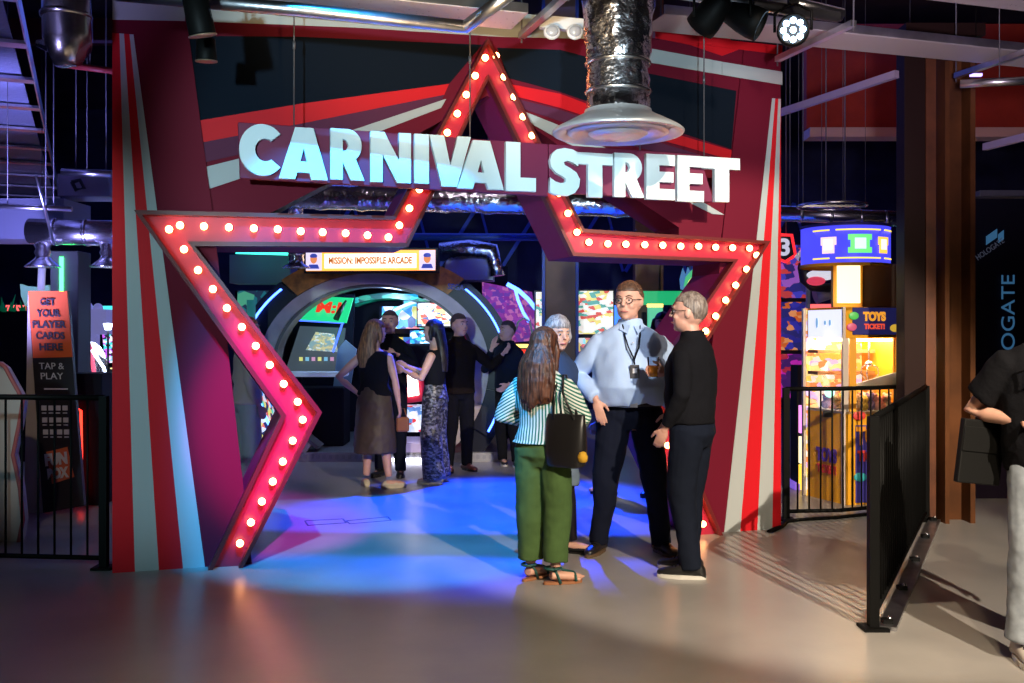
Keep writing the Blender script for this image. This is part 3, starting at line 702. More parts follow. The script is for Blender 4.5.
# cabinets inside the ring
def cabinet(name, label, x, y, rz, w, h, side_m, head_m, screen_m, head=None, deck_m=None, group=None, tilt=.18, htxt=None):
    t = thing(name, label, 'arcade machine', (x, y, 0), rz, group=group, world_parts=False)
    prof = [(-.42, 0), (.38, 0), (.38, h), (-.30, h), (-.34, h * .84), (.0, h * .80), (.10, h * .52), (-.30, h * .46), (-.36, h * .40)]
    for s in (-1, 1):
        b = MB(); vs = [(s * w / 2 - .015, p[0], p[1]) for p in prof] + [(s * w / 2 + .015, p[0], p[1]) for p in prof]; n = len(prof)
        b.add(vs, [tuple(range(n)), tuple(range(n, 2 * n))[::-1]] + [(i, (i + 1) % n, n + (i + 1) % n, n + i) for i in range(n)]); b.build('side_panel', side_m, t)
    def strip(nm, i, j, m, inset=0.0):
        a, c = prof[i], prof[j]; b = MB(); d = V(0, c[0] - a[0], c[1] - a[1]); nrm = V(0, d.z, -d.y).normalized()
        p0 = V(0, a[0], a[1]); p1 = V(0, c[0], c[1]); ww = w / 2 - .02
        vs = [p0 - V(ww, 0, 0), p0 + V(ww, 0, 0), p1 + V(ww, 0, 0), p1 - V(ww, 0, 0)]; vs += [v + V(0, .03, 0) for v in vs]
        b.add(vs, [(0, 1, 2, 3), (7, 6, 5, 4), (0, 4, 5, 1), (1, 5, 6, 2), (2, 6, 7, 3), (3, 7, 4, 0)]); return b.build(nm, m, t)
    dk = mat('machine_black')
    strip('marquee', 3, 4, head_m); strip('speaker_panel', 4, 5, dk); scr = strip('screen_bezel', 5, 6, dk); strip('control_deck', 6, 7, deck_m or dk); strip('deck_front', 7, 8, dk); strip('coin_door', 8, 0, mat('cabinet_lower', (.03, .03, .06), .4)); strip('top_panel', 2, 3, dk)
    a, c = V(0, prof[5][0], prof[5][1]), V(0, prof[6][0], prof[6][1]); b = MB(); ww = w / 2 - .07; a2 = a.lerp(c, .08) - V(0, .006, 0); c2 = a.lerp(c, .9) - V(0, .006, 0)
    vs = [a2 - V(ww, 0, 0), a2 + V(ww, 0, 0), c2 + V(ww, 0, 0), c2 - V(ww, 0, 0)]; vs += [v + V(0, .005, 0) for v in vs]
    b.add(vs, [(0, 1, 2, 3), (7, 6, 5, 4), (0, 4, 5, 1), (1, 5, 6, 2), (2, 6, 7, 3), (3, 7, 4, 0)]); b.build('screen', screen_m, scr)
    b = MB(); dm = V(0, (prof[6][0] + prof[7][0]) / 2, (prof[6][1] + prof[7][1]) / 2 + .02)
    for q in range(5): b.ell(dm + V(-ww * .7 + q * ww * .35, 0, .01), (.018, .018, .012), None, 10, 6)
    b.build('buttons', lit('button_lights', (.9, .7, .3), 1.5), t); MB().tube([dm, dm + V(0, 0, .09)], .008, 8).build('joystick', m_blackp, t)
    return t
vivid = lambda n, s, sd, k=9: art(n, [(.05, .3, .9), (.9, .15, .1), (.95, .8, .2), (.02, .02, .1), (.1, .7, .5), (.8, .8, .9)], k, s, sd)
# green headed machine
gm = thing('spy_game_cabinet', 'game machine with slanted green M:I header at the left inside the ring', 'arcade machine', (-2.45, 13.1, 0))
m_scr = art('game_screen', [(.02, .05, .08), (.05, .12, .16), (.25, .35, .35), (.6, .5, .2), (.02, .03, .06)], 7, .9, 3, True)
hw0 = [W(291, 319, 12.5), W(346, 323, 12.5), W(353, 298, 12.8), W(316, 296, 12.8)]
b = MB(); vs = hw0 + [v + V(0, .06, .0) for v in hw0]; b.add(vs, [(0, 1, 2, 3), (7, 6, 5, 4), (0, 4, 5, 1), (1, 5, 6, 2), (2, 6, 7, 3), (3, 7, 4, 0)]); b.build('header', lit('green_light_panel', (.02, .75, .28), 1.0), gm)
hc_ = (hw0[0] + hw0[1] + hw0[2] + hw0[3]) / 4 + V(-.05, -.06, 0)
_ex = (hw0[1] - hw0[0]).normalized(); _ez = ((hw0[2] + hw0[3]) - (hw0[0] + hw0[1])).normalized(); _ez = (_ez - _ex * _ez.dot(_ex)).normalized()
hc_ = (hw0[0] + hw0[1] + hw0[2] + hw0[3]) / 4 + _ex.cross(_ez) * .03 + _ex * .03
text('header_lettering', 'M:I', .2, hc_, _ex, _ez, lit('red_letters', (.85, .05, .02), 1.0), gm, bold=.008, fit=(.30, .20))
MB().tube([W(336, 319, 12.5), W(341, 309, 12.6), W(346, 301, 12.7)], [.04, .03, .015], 8).build('header_figure', mat('figure_dark', (.01, .05, .02), .5), gm)
b = MB(); q = [W(285, 372, 12.9), W(340, 372, 12.9), W(345, 328, 13.1), W(300, 326, 13.1)]; vs = q + [v + V(0, .08, 0) for v in q]; F6 = [(0, 1, 2, 3), (7, 6, 5, 4), (0, 4, 5, 1), (1, 5, 6, 2), (2, 6, 7, 3), (3, 7, 4, 0)]
b.add(vs, F6); scr_ = b.build('screen', mat('dark_lit_screen', (.03, .04, .05), .2, emit=(.05, .07, .09), es=1.0), gm)
fpoly_ = [W(306, 350, 12.93), W(338, 352, 12.93), W(334, 334, 13.0), W(316, 332, 13.0)]; b = MB(); vs = fpoly_ + [v + V(0, .03, 0) for v in fpoly_]; b.add([v - V(0, .02, 0) for v in vs], F6); b.build('screen_map', art('screen_map_print', [(.35, .33, .2), (.5, .42, .2), (.2, .3, .3), (.6, .6, .55)], 12, .9, 2, True), scr_)
for q in range(6): MB().box(W(301 + q * 6.2, 359, 12.88), (.045, .01, .05)).build('screen_icon', lit('icon_%d' % (q % 3), [(.7, .7, .2), (.2, .5, .7), (.6, .3, .5)][q % 3], .9), scr_)
b = MB(); b.box(W(316, 374, 12.6), (.78, .35, .06)); b.build('control_deck', mat('white_glow_plastic', (.6, .65, .8), .4, emit=(.4, .5, .8), es=.25), gm, .02)
b = MB(); b.box(V(W(316, 0, 12.85).x, 12.85, .48), (.8, .5, .74)); b.build('cabinet_base', mat('machine_black'), gm, .02)
b = MB(); b.prism([(-.42, 0), (.42, 0), (.46, 1.0), (-.3, 1.0)], V(W(320, 0, 13.25).x, 13.25, 1.05), V(1, 0, 0), UP, -.05, 0); b.build('back_shell', mat('machine_black'), gm)
MB().bar(W(291, 320, 12.65), W(344, 323, 12.65), .02, .02).build('blue_trim', lit('blue_trim_light', (.05, .12, .9), 2.5), gm)
MB().bar(W(350, 300, 12.9), W(333, 352, 12.7), .02, .02).build('blue_trim', lit('blue_trim_light', (.05, .12, .9), 2.5), gm)
# pale shield panel beside it
b = MB(); b.prism([(0, 0), (.22, 0), (.30, .5), (.16, .62), (.06, .5)], W(333, 388, 12.9), V(1, 0, 0), UP, -.05, 0); sp = b.build('side_shield', mat('pale_blue_plastic', (.25, .38, .55), .3), gm)
# inner arc + green ceiling in the ring
MB().arc(-1.0, .85, 1.12, 1.16, 13.35, 13.42, 75, 150, 30).build('inner_light_arch', mat('pale_tube', (.5, .5, .55), .4, emit=(.5, .5, .6), es=.25), ring)
b = MB(); b.arc(AX, AZ, 1.06, 1.15, 13.3, 14.0, 55, 118, 20, KZ); b.build('green_canopy', art('green_canopy_print', [(.0, .10, .06), (.01, .35, .25), (.0, .04, .03), (.02, .2, .1)], 3, .5, 1, True), ring)
def panel(name, px0, py0, px1, py1, d, m, label, cat, th=.06, group=None, frame=None, stand=False):
    a = W(px0, py1, d); c = W(px1, py0, d); ctr = (a + c) / 2; sz = (abs(c.x - a.x), th, abs(c.z - a.z))
    t = thing(name, label, cat, (ctr.x, ctr.y, a.z), group=group)
    MB().box(ctr + V(0, th / 2 + .01, 0), (sz[0] + .04, th, sz[2] + .04)).build('frame', frame or m_blackp, t); MB().box(ctr, (sz[0], .02, sz[2]), None).build('screen', m, t)
    if stand:
        for s in (-1, 1): MB().box(V(ctr.x + s * sz[0] * .42, ctr.y + .07, a.z / 2), (.05, .05, a.z)).build('stand_post', m_blackp, t)
    return t
panel('video_screen', 404, 294, 418, 321, 13.9, lit('cyan_screen', (.03, .45, .9), 1.1), 'glowing cyan screen inside the ring above the dark-haired heads', 'screen')
panel('poster', 418, 303, 456, 326, 13.0, art('car_poster', [(.85, .85, .8), (.9, .9, .85), (.8, .1, .05), (.9, .8, .3), (.1, .15, .3), (.9, .9, .9)], 7, 1.1, 5, True), 'bright white racing poster with red and black drawings inside the ring', 'poster')
racer = thing('racing_game_cabinet', 'racing game machine with red and white glowing seat back inside the ring', 'arcade machine', tuple(W(418, 448, 12.5)))
q = W(424, 342, 13.0); MB().box(q, (.36, .05, .30)).build('screen', art('blue_game_screen', [(.02, .25, .6), (.05, .5, .8), (.7, .8, .9), (.02, .1, .3)], 8, 1.3, 9, True), racer)
q = W(419, 352, 12.9); MB().box(V(q.x, 13.0, .75), (.5, .4, 1.3)).build('cabinet_body', mat('machine_black'), racer, .03)
q = W(416, 375, 12.4); MB().box(q + V(-.05, 0, -.04), (.10, .05, .45)).build('art_panel', vivid('side_art', .9, 4, 14), racer)
b = MB(); pts = [W(402, 404, 11.9), W(424, 401, 11.9), W(422, 370, 11.98), W(414, 364, 12.0), W(400, 368, 11.98)]; vs = pts + [p + V(0, .16, 0) for p in pts]; b.add(vs, [(0, 1, 2, 3, 4), (9, 8, 7, 6, 5)] + [(i, (i + 1) % 5, 5 + (i + 1) % 5, 5 + i) for i in range(5)]); b.build('seat_back', mat('seat_magenta', (.5, .02, .06), .35, emit=(.6, .02, .08), es=.35), racer, .015)
b = MB(); pts = [W(408, 397, 11.88), W(419, 395, 11.88), W(417, 373, 11.94), W(407, 373, 11.94)]; vs = pts + [p + V(0, .03, 0) for p in pts]; b.add(vs, F6); b.build('seat_light', lit('seat_white', (1, .75, .6), 5), racer)
b = MB(); q = [W(399, 432, 11.75), W(422, 432, 11.75), W(424, 406, 11.95), W(402, 406, 11.95)]; vs = q + [p + V(0, .25, 0) for p in q]; b.add(vs, F6); b.build('coin_panel', art('coin_panel_art', [(.55, .7, .95), (.1, .25, .6), (.8, .85, 1), (.6, .05, .05)], 6, .9, 2, True), racer)
MB().box(V(W(412, 0, 12.0).x, 12.3, .16), (.5, .7, .14)).build('base', mat('lilac_base', (.5, .42, .62), .4, emit=(.5, .4, .7), es=.25), racer, .02)
b = MB(); b.arc(AX, AZ, 1.14, 1.18, 12.36, 13.6, -40, 28, 20, KZ); b.build('red_side_panel', art('red_side_art', [(.5, .01, .02), (.3, .0, .02), (.6, .2, .25), (.35, .0, .02)], 5, .35, 8, True), ring)
# round-topped dark machine at left inside
b = MB(); q = W(280, 0, 12.4); 
cabinet('upright_cabinet', 'dark upright arcade machine with small purple screen deep inside the ring', -1.45, 14.0, 0, .7, 1.9, mat('machine_black'), vivid('marquee_b', .5, 11), art('purple_screen', [(.1, .03, .4), (.5, .1, .6), (.05, .2, .6), (.8, .6, .1)], 9, 1.0, 6), None)

# right hand pink machine with its own blue arcs
pm = thing('pink_arcade_machine', 'second ring-shaped arcade machine with pink panel and blue light arcs beside the first', 'arcade machine', (-.08, 14.6, 0))
m_pink = art('pink_panel_art', [(.30, .05, .30), (.22, .03, .25), (.5, .15, .35), (.15, .05, .30)], 5, .7, 3, True)
q = [W(484, 345, 13.9), W(540, 340, 14.6), W(532, 292, 14.6), W(482, 282, 13.9)]; b = MB(); vs = q + [p + V(0, .1, 0) for p in q]; b.add(vs, F6); b.build('art_panel', m_pink, pm)
MB().box((.0, 14.9, .55), (1.1, .6, 1.1)).build('cabinet_body', mat('machine_black'), pm, .03)
MB().box(W(528, 346, 13.8), (.55, .08, .05)).build('light_bar', lit('amber_bar', (1, .6, .12), 3), pm)
MB().box(W(528, 352, 13.85), (.55, .08, .07)).build('light_bar', lit('red_bar', (.9, .05, .03), 1.2), pm)
def px_tube(pts, d, r, m, nm, par_): return MB().tube([W(x, y, d) for x, y in pts], r, 8).build(nm, m, par_)
px_tube([(507, 284), (518, 290), (528, 299), (536, 309), (541, 319)], 13.6, .028, lit('blue_neon', (.12, .25, 1), 9), 'light_arc', pm)
px_tube([(515, 288), (518, 300), (523, 312), (529, 322)], 13.7, .02, lit('blue_neon', (.12, .25, 1), 9), 'light_arc', pm)
MB().tube([W(x, y, 13.4) for x, y in ((516, 330), (518, 322), (524, 318), (530, 322), (532, 332), (531, 345))], .015, 8).build('chair_loop', mat('white_plastic'), pm)

# columns seen through the gate
m_wood = mat('brown_clad', (.20, .09, .045), .6, vary=.25, vscale=3); m_blueflange = mat('blue_flange', (.03, .06, .30), .5)
def ibeam(name, x, y, label, w=.30, d=.25, zt=6.0, rz=0, ms=(m_wood, m_blueflange)):
    t = thing(name, label, 'column', (x, y, 0), rz, world_parts=False)
    for s in (-1, 1): MB().box((s * w / 2, 0, zt / 2), (.035, d, zt)).build('flange', ms[1], t)
    MB().box((0, 0, zt / 2), (w, .03, zt)).build('web', ms[0], t)
    MB().box((0, 0, .012), (w + .12, d + .1, .024)).build('base_plate', m_blackm, t); return t
ibeam('steel_column', W(560, 0, 12.6).x, 12.6, 'brown steel column with blue edges rising behind the silver-haired person', w=.42)
ibeam('steel_column', W(648, 0, 13.4).x, 13.4, 'brown steel column further back above the tall person', w=.34, ms=(m_wood, m_wood))
# posters and green sign behind the group
panel('poster', 572, 291, 613, 334, 13.2, art('cartoon_poster', [(.85, .8, .75), (.9, .9, .8), (.7, .1, .08), (.85, .7, .2), (.1, .35, .3), (.9, .88, .8)], 6, .9, 12, True), 'bright cartoon poster on a stand left of the tall person', 'poster', stand=True)
panel('poster', 573, 338, 603, 352, 13.15, art('stripe_poster', [(.8, .2, .2), (.3, .8, .9), (.9, .9, .9), (.2, .2, .2), (.9, .7, .2)], 16, .8, 2), 'narrow strip of colourful boxes under the cartoon poster', 'poster', stand=True)
panel('poster', 536, 292, 545, 330, 13.3, MATS['cartoon_poster'], 'sliver of a bright poster left of the blue-edged column', 'poster', stand=True)
gk = thing('green_light_arch', 'glowing green lintel and post between the two people in front', 'sign', tuple(W(662, 445, 12.5)))
MB().box(W(664, 298, 12.5), (.56, .12, .17)).build('lintel', lit('green_glow', (.01, .50, .17), .8), gk)
MB().box(W(655, 322, 12.55), (.18, .1, .42)).build('lit_panel', lit('mint_glow', (.10, .62, .36), .8), gk)
for px in (645, 667): MB().box(V(W(px, 0, 12.5).x, 12.6, .9), (.05, .1, 1.8)).build('post', mat('machine_black'), gk)
MB().box(W(655, 305.5, 12.44), (.2, .02, .04)).build('amber_trim', lit('amber_bar'), gk)
fs_ = thing('flame_sign', 'small winged sign in green, yellow and blue hanging above the bearded person', 'sign', tuple(W(688, 290, 11.5)))
def fpoly(pts, d, m, nm, par_, th=.04):
    q = [W(x, y, d) for x, y in pts]; n = len(q); vs = q + [p + V(0, th, 0) for p in q]
    b = MB(); b.add(vs, [tuple(range(n)), tuple(range(n, 2 * n))[::-1]] + [(i, (i + 1) % n, n + (i + 1) % n, n + i) for i in range(n)]); return b.build(nm, m, par_)
fpoly([(681, 289), (680, 279), (683, 268), (686, 275), (688, 267), (691, 272), (695, 265), (698, 270), (704, 266), (700, 278), (694, 287), (688, 291)], 11.52, lit('sign_blue', (.05, .2, .45), .8), 'blue_flames', fs_)
fpoly([(684, 287), (686, 277), (692, 270), (699, 268), (695, 276), (688, 284)], 11.48, lit('sign_green', (.05, .5, .2), .9), 'green_wing', fs_)
fpoly([(685, 290), (689, 281), (696, 273), (701, 271), (699, 280), (693, 288)], 11.44, lit('sign_yellow', (.9, .7, .15), 1.2), 'yellow_body', fs_)
MB().bar(W(699, 266, 11.5), W(707, 264, 11.5), .02, .03).build('white_tip', lit('white_strip'), fs_)
MB().tube([W(690, 270, 11.52), V(W(690, 270, 11.52).x, 11.52, 6.0)], .006, 6).build('hanging_wire', m_wire, fs_)
# left of the ring, seen in the star opening
dkm = mat('machine_black')
ac = MB().box(W(264, 270, 12.5), (.75, .4, .35)).build('air_unit', mat('pale_grey_box', (.32, .34, .45), .5)); tag(recentre(ac), 'pale boxy air unit hanging above the left of the ring', 'air unit')
dd = thing('ceiling_diffuser', 'small round silver duct drop beside the orange marquee', 'duct', tuple(W(296, 266, 11.0)))
MB().lathe([(.09, .13), (.08, .1), (.09, .07), (.08, .03), (.15, -.01), (.155, -.02), (.02, -.02)], W(296, 266, 11.0), 24).build('duct_pipe', m_chrome, dd); MB().tube([W(296, 252, 11), W(296, 120, 11)], .085, 16).build('duct_riser', m_foil, dd)
tag(recentre(MB().bar(W(236, 252.5, 12), W(288, 254, 12), .03, .03).build('light_strip', lit('teal_strip', (.05, .8, .6), 3))), 'thin teal light strip high up at the left of the star opening', 'light')
ub = thing('ceiling_unit', 'grey metal air handler box with ducting above the right side of the ring', 'air unit', tuple(W(485, 285, 12.8)))
MB().box(W(470, 268, 12.8), (.62, .4, .34)).build('unit_box', mat('unit_grey', (.30, .30, .38), .4, metal=.3), ub, .01)
MB().tube([W(440, 252, 12.6), W(470, 249, 12.6), W(492, 252, 12.6), W(496, 268, 12.6), W(497, 276, 12.6)], [.12, .12, .12, .09, .10], 18).build('duct_pipe', m_foil, ub)
pin = thing('pinball_machine', 'narrow machine edged in bright blue light behind the notch of the left star arm', 'arcade machine', tuple(W(258, 478, 10.8)))
fpoly([(248, 450), (272, 436), (268, 425), (256, 385), (248, 392)], 10.8, vivid('pinball_art', .8, 7, 16), 'side_art', pin, .5)
px_tube([(253, 381), (258, 396), (267, 420), (272, 432)], 10.76, .014, lit('blue_neon2', (.1, .35, 1), 5), 'edge_light', pin)
px_tube([(249, 386), (249, 420), (248, 450)], 10.76, .014, lit('violet_neon', (.5, .3, 1), 4), 'edge_light', pin)
MB().box(V(W(260, 0, 11.1).x, 11.1, .15), (.3, .6, .3)).build('base', mat('violet_base', (.25, .15, .6), .4, emit=(.3, .15, .9), es=.6), pin)
px_tube([(252, 352), (251, 300)], 11.5, .05, mat('teal_post', (.05, .25, .25), .5, emit=(.02, .2, .2), es=.5), 'rear_post', pin)
cabinet('upright_cabinet', 'dark upright cabinet with teal screen behind the upper left star arm', W(268, 0, 13.6).x, 13.6, 0, .7, 2.1, dkm, art('teal_marq', [(.02, .2, .25), (.1, .5, .3), (.02, .05, .1)], 9, .6, 2), art('teal_screen', [(.02, .3, .3), (.0, .1, .15), (.2, .6, .4)], 8, .7, 5))
# coloured film-car banners at right
for k, (y0, y1, cols, lab) in enumerate(((243, 300, [(.02, .02, .2), (.05, .05, .5), (.3, .1, .5), (.02, .02, .15), (.5, .05, .05)], 'dark blue car banner, topmost of the stack left of the yellow machine'),
        (300, 352, [(.02, .02, .25), (.6, .12, .02), (.03, .03, .35), (.8, .3, .1), (.02, .02, .15)], 'blue and orange car banner, middle of the stack left of the yellow machine'),
        (352, 400, [(.08, .01, .15), (.5, .02, .4), (.05, .01, .12), (.4, .02, .05)], 'purple banner, lowest of the stack left of the yellow machine'))):
    panel('car_banner', 770, y0 + 2, 806, y1 - 2, 11.6, art('banner_print_%d' % k, cols, 4.5, .7, k * 3.1 + 1, True), lab, 'banner', stand=(k == 2))
hx = thing('hexagon_sign', 'white hexagon number 3 sign with a red lit outline beside the right gate leg', 'sign', tuple(W(786, 262, 11.4)))
fpoly([(774, 233), (793, 234), (797, 256), (786, 263), (774, 258)], 11.4, lit('sign_red', (.9, .02, .03), 1.6), 'outline', hx)
fpoly([(774, 236), (790.5, 236.5), (794, 254.5), (785.5, 260), (774, 255.5)], 11.37, mat('sign_black', (.01, .01, .012), .4), 'panel', hx, .03)
text('numeral', '3', .3, W(784.5, 247, 11.35), (1, 0, 0), UP, lit('numeral_white', (.6, .6, .75), .9), hx, bold=.01, fit=(.12, .20))
hang(hx, W(786, 234, 11.42))
rc = thing('race_car_display', 'white and red miniature race craft display beside the top of the yellow machine', 'display', tuple(W(812, 300, 11.0)))
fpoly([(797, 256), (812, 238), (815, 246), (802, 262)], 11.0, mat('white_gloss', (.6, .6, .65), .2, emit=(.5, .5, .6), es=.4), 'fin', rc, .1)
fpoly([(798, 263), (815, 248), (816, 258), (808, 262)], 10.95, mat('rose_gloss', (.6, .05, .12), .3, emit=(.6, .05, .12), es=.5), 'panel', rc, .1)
MB().tube([W(x, y, 11) for x, y in ((804, 258), (802, 268), (804, 280), (812, 287), (830, 288))], .05, 10).build('curved_arm', m_blackp, rc)
MB().ell(W(822, 275, 10.9), (.17, .1, .06)).build('lit_nose', lit('nose_white', (.7, .7, .8), .9), rc); MB().ell(W(816, 281, 10.85), (.10, .1, .05)).build('red_nose', lit('nose_red', (.7, .05, .1), .9), rc)
MB().tube([W(815, 296, 11.2), W(838, 290, 11.2)], [.09, .07], 12).build('grey_body', mat('unit_grey'), rc)
MB().box(V(W(808, 0, 11.2).x, 11.2, 1.1), (.04, .04, 2.2)).build('post', mat('pale_post', (.3, .5, .6), .4), rc)
# ------------------------------------------------------------------ yellow prize machine
cm = thing('prize_crane_machine', 'tall yellow crane prize machine full of toys with a round blue marquee', 'arcade machine', (3.04, 9.2, 0), 0)
YD = 8.95
m_yel = mat('yellow_laminate', (.80, .36, .015), .4); m_steel = mat('pale_edge', (.6, .5, .42), .35); m_bluev = mat('violet_print', (.05, .04, .30), .45)
Xa, Xc, Xb = W(806, 0, YD).x, W(846, 0, YD).x, W(905, 0, YD).x
# corner post at Xc,YD ; left face recedes, right face nearly parallel
cor = V(Xc, YD - .0, 0); lft = V(W(806, 0, 9.5).x, 9.5, 0); rgt = V(W(905, 0, 9.05).x, 9.05, 0); bck = rgt + (lft - cor)
def quadbox(a, c, z0, z1, th, m, nm, par_=cm, inset=0.0, out=0.0):
    a = V(a.x, a.y, 0); c = V(c.x, c.y, 0); d = (c - a).normalized(); nn = V(d.y, -d.x, 0); a = a + d * inset + nn * out; c = c - d * inset + nn * out
    vs = [a + UP * z0, c + UP * z0, c + UP * z1, a + UP * z1]; vs += [v - nn * th for v in vs]; b = MB(); b.add(vs, F6); return b.build(nm, m, par_)
zg0, zg1, zh = W(0, 412, YD).z, W(0, 338, YD).z, W(0, 307, YD).z
quadbox(lft, cor, 0.0, zg0, .03, m_yel, 'left_lower_panel'); quadbox(cor, rgt, 0.0, zg0, .03, m_yel, 'front_lower_panel')
quadbox(cor, rgt, .02, zg0 - .12, .012, m_bluev, 'printed_panel', inset=.09, out=.008)
for a, c in ((lft, cor), (cor, rgt)):
    quadbox(a, c, zg1, zh, .03, m_yel, 'header_panel'); d = (c - a).normalized()
for p in (lft, cor, rgt, bck): MB().box(p + V(0, .03, zh / 2), (.05, .05, zh)).build('corner_post', m_steel if p is cor or p is lft else m_yel, cm)
for p in (lft, cor, rgt): MB().box(p + V(.07 if p is not rgt else -.07, .035, (zg0 + zg1) / 2), (.06, .03, zg1 - zg0)).build('window_frame', m_yel, cm)
glass = mat('window_glass', (.95, .97, 1), .02, trans=1.0)
quadbox(lft, cor, zg0, zg1, .006, glass, 'glass_pane', inset=.06, out=-.01); quadbox(cor, rgt, zg0, zg1, .006, glass, 'glass_pane', inset=.08, out=-.01)
mid = (lft + cor + rgt + bck) / 4
b = MB(); b.add([p + UP * z for z in (zg0 - .02, zg0) for p in (lft, cor, rgt, bck)], F6); b.build('play_floor', mat('white_plastic'), cm)
b = MB(); b.add([p + UP * z for z in (zh - .03, zh) for p in (lft, cor, rgt, bck)], F6); b.build('roof_panel', m_yel, cm)
quadbox(bck, lft, 0, zh, .02, art('booth_back_art', [(.9, .55, .1), (.95, .8, .3), (.9, .3, .1), (.7, .5, .9), (.95, .9, .8)], 5, .9, 3, True), 'back_panel'); quadbox(rgt, bck, 0, zh, .02, m_yel, 'side_panel')
for z in (zg0 + .32, zg0 + .52): quadbox(bck - V(0, .05, 0), lft - V(0, .05, 0), z, z + .03, .2, mat('shelf_brown', (.35, .15, .06), .5), 'inner_shelf')
pt = MB().box(mid + V(.05, 0, zg1 - .02), (.7, .3, .02)).build('ceiling_lamp', lit('booth_lamp', (1, .8, .45), 28), cm)
# claw
MB().tube([mid + V(.1, -.1, zg1 - .03), mid + V(.1, -.1, zg1 - .22)], .008, 8).build('claw_cable', m_chrome, cm)
b = MB(); cc = mid + V(.1, -.1, zg1 - .24); b.ell(cc, (.04, .04, .03))
for q in range(3):
    t = q * 2.094; u = V(math.cos(t), math.sin(t), 0); b.tube([cc, cc + u * .08 - UP * .03, cc + u * .09 - UP * .09, cc + u * .04 - UP * .14], .008, 6)
b.build('claw', m_chrome, cm)
b = MB(); b.prism([(0, 0), (.55, .0), (.55, .16)], mid + V(-.15, -.22, zg0 + .22), V(1, 0, 0), UP, -.03, 0); b.build('white_ramp', mat('white_plastic'), cm)
# toys inside: each an own thing
toycols = [(.7, .25, .2), (.85, .8, .75), (.5, .3, .15), (.8, .55, .1), (.3, .2, .5), (.75, .4, .4)]
for q in range(22):
    s_, t_ = (q % 8 + .5) / 8, (q // 8 + .4) / 3.2
    p = cor.lerp(rgt, s_) * (1 - t_) + lft.lerp(bck, s_) * t_; p = p * .80 + mid * .20
    r_ = random.uniform(.042, .055); z = zg0 + .0 + r_
    c_ = toycols[q % 6]; m1 = mat('plush_%d' % (q % 6), c_, .9, bump=.4, bscale=70)
    t = thing('plush_toy', 'small round plush toy lying on the floor of the yellow crane machine', 'toy', (p.x, p.y, z - r_), random.uniform(-2, 2), 'plush toys in the crane machine', world_parts=False)
    MB().ell((0, 0, r_), (r_, r_ * .9, r_)).build('plush_body', m1, t); MB().ell((0, -.01, r_ * 2.3), r_ * .75).build('plush_head', m1, t)
    for s in (1, -1): MB().ell((s * r_ * .55, 0, r_ * 2.95), r_ * .28, None, 8, 6).build('plush_ear', m1, t)
# headers
quadbox(lft, cor, zg1 + .0, zh - .02, .01, lit('pale_lightbox', (.75, .78, 1), 1.1), 'light_box', inset=.05, out=.012)
q = lft.lerp(cor, .5); d1 = (cor - lft).normalized(); n1 = V(d1.y, -d1.x, 0)
for s, hh in ((-.10, .07), (.02, .03), (.09, .04)): MB().ell(q + d1 * s + n1 * .02 + UP * ((zg1 + zh) / 2), (.016, .006, hh * .7), Matrix((d1, -n1, UP)).transposed()).build('printed_motif', lit('motif_blue', (.25, .5, .8), .7), cm)
quadbox(cor, rgt, zg1 + .03, zh - .005, .01, mat('navy_print', (.02, .02, .12), .4, emit=(.02, .02, .12), es=.5), 'title_panel', inset=.06, out=.012)
d2 = (rgt - cor).normalized(); n2 = V(d2.y, -d2.x, 0); tcn = cor.lerp(rgt, .46) + n2 * .02
text('title_lettering', 'TOYS', .1, tcn + UP * ((zg1 + zh) / 2 + .055), d2, UP, lit('orange_letters', (.9, .35, .03), 1.0), cm, bold=.006, fit=(.22, .085))
text('title_lettering', 'TICKET!', .1, tcn + UP * ((zg1 + zh) / 2 - .035), d2, UP, lit('red_letters2', (.8, .08, .04), 1.0), cm, bold=.005, fit=(.20, .05))
for s, hh, m_ in ((-.20, .06, 'motif_green'), (-.22, -.04, 'motif_rose'), (.2, -.05, 'motif_gold')):
    c_ = {'motif_green': (.1, .6, .1), 'motif_rose': (.7, .1, .2), 'motif_gold': (.8, .5, .05)}[m_]
    MB().ell(tcn + d2 * s + UP * ((zg1 + zh) / 2 + hh), (.045, .006, .035)).build('printed_motif', lit(m_, c_, .7), cm)
text('panel_lettering', 'TOYS', .1, cor.lerp(rgt, .45) + n2 * .02 + UP * .62, d2, UP, mat('orange_ink', (.8, .3, .02), .5), cm, bold=.006, fit=(.34, .17))
text('panel_lettering', 'TICKET!', .1, cor.lerp(rgt, .45) + n2 * .02 + UP * .44, d2, UP, mat('red_ink', (.7, .05, .04), .5), cm, bold=.005, fit=(.32, .10))
for s, hh, nm_, c_ in ((-.13, .25, 'teal_ink', (.02, .35, .4)), (.1, .2, 'red_ink', 0), (.0, .3, 'green_ink', (.1, .4, .05)), (-.14, .8, 'red_ink', 0)):
    MB().ell(cor.lerp(rgt, .45) + n2 * .018 + d2 * s + UP * hh, (.06, .005, .04)).build('printed_motif', mat(nm_, c_) if c_ else mat('red_ink'), cm)
ql = lft.lerp(cor, .55) + n1 * .012
text('panel_lettering', 'TOYS', .1, ql + UP * .42, d1, UP, mat('violet_ink', (.12, .05, .35), .5), cm, bold=.006, fit=(.30, .13)); text('panel_lettering', 'TICKET!', .1, ql + UP * .29, d1, UP, mat('red_ink'), cm, bold=.005, fit=(.28, .08))
MB().box(ql + V(0, -.03, .80), (.07, .04, .06)).build('coin_slot', m_blackp, cm); MB().ell(ql + V(.02, -.04, 1.0), (.05, .03, .05)).build('round_button', lit('button_rgb', (.4, .9, .7), 2), cm)
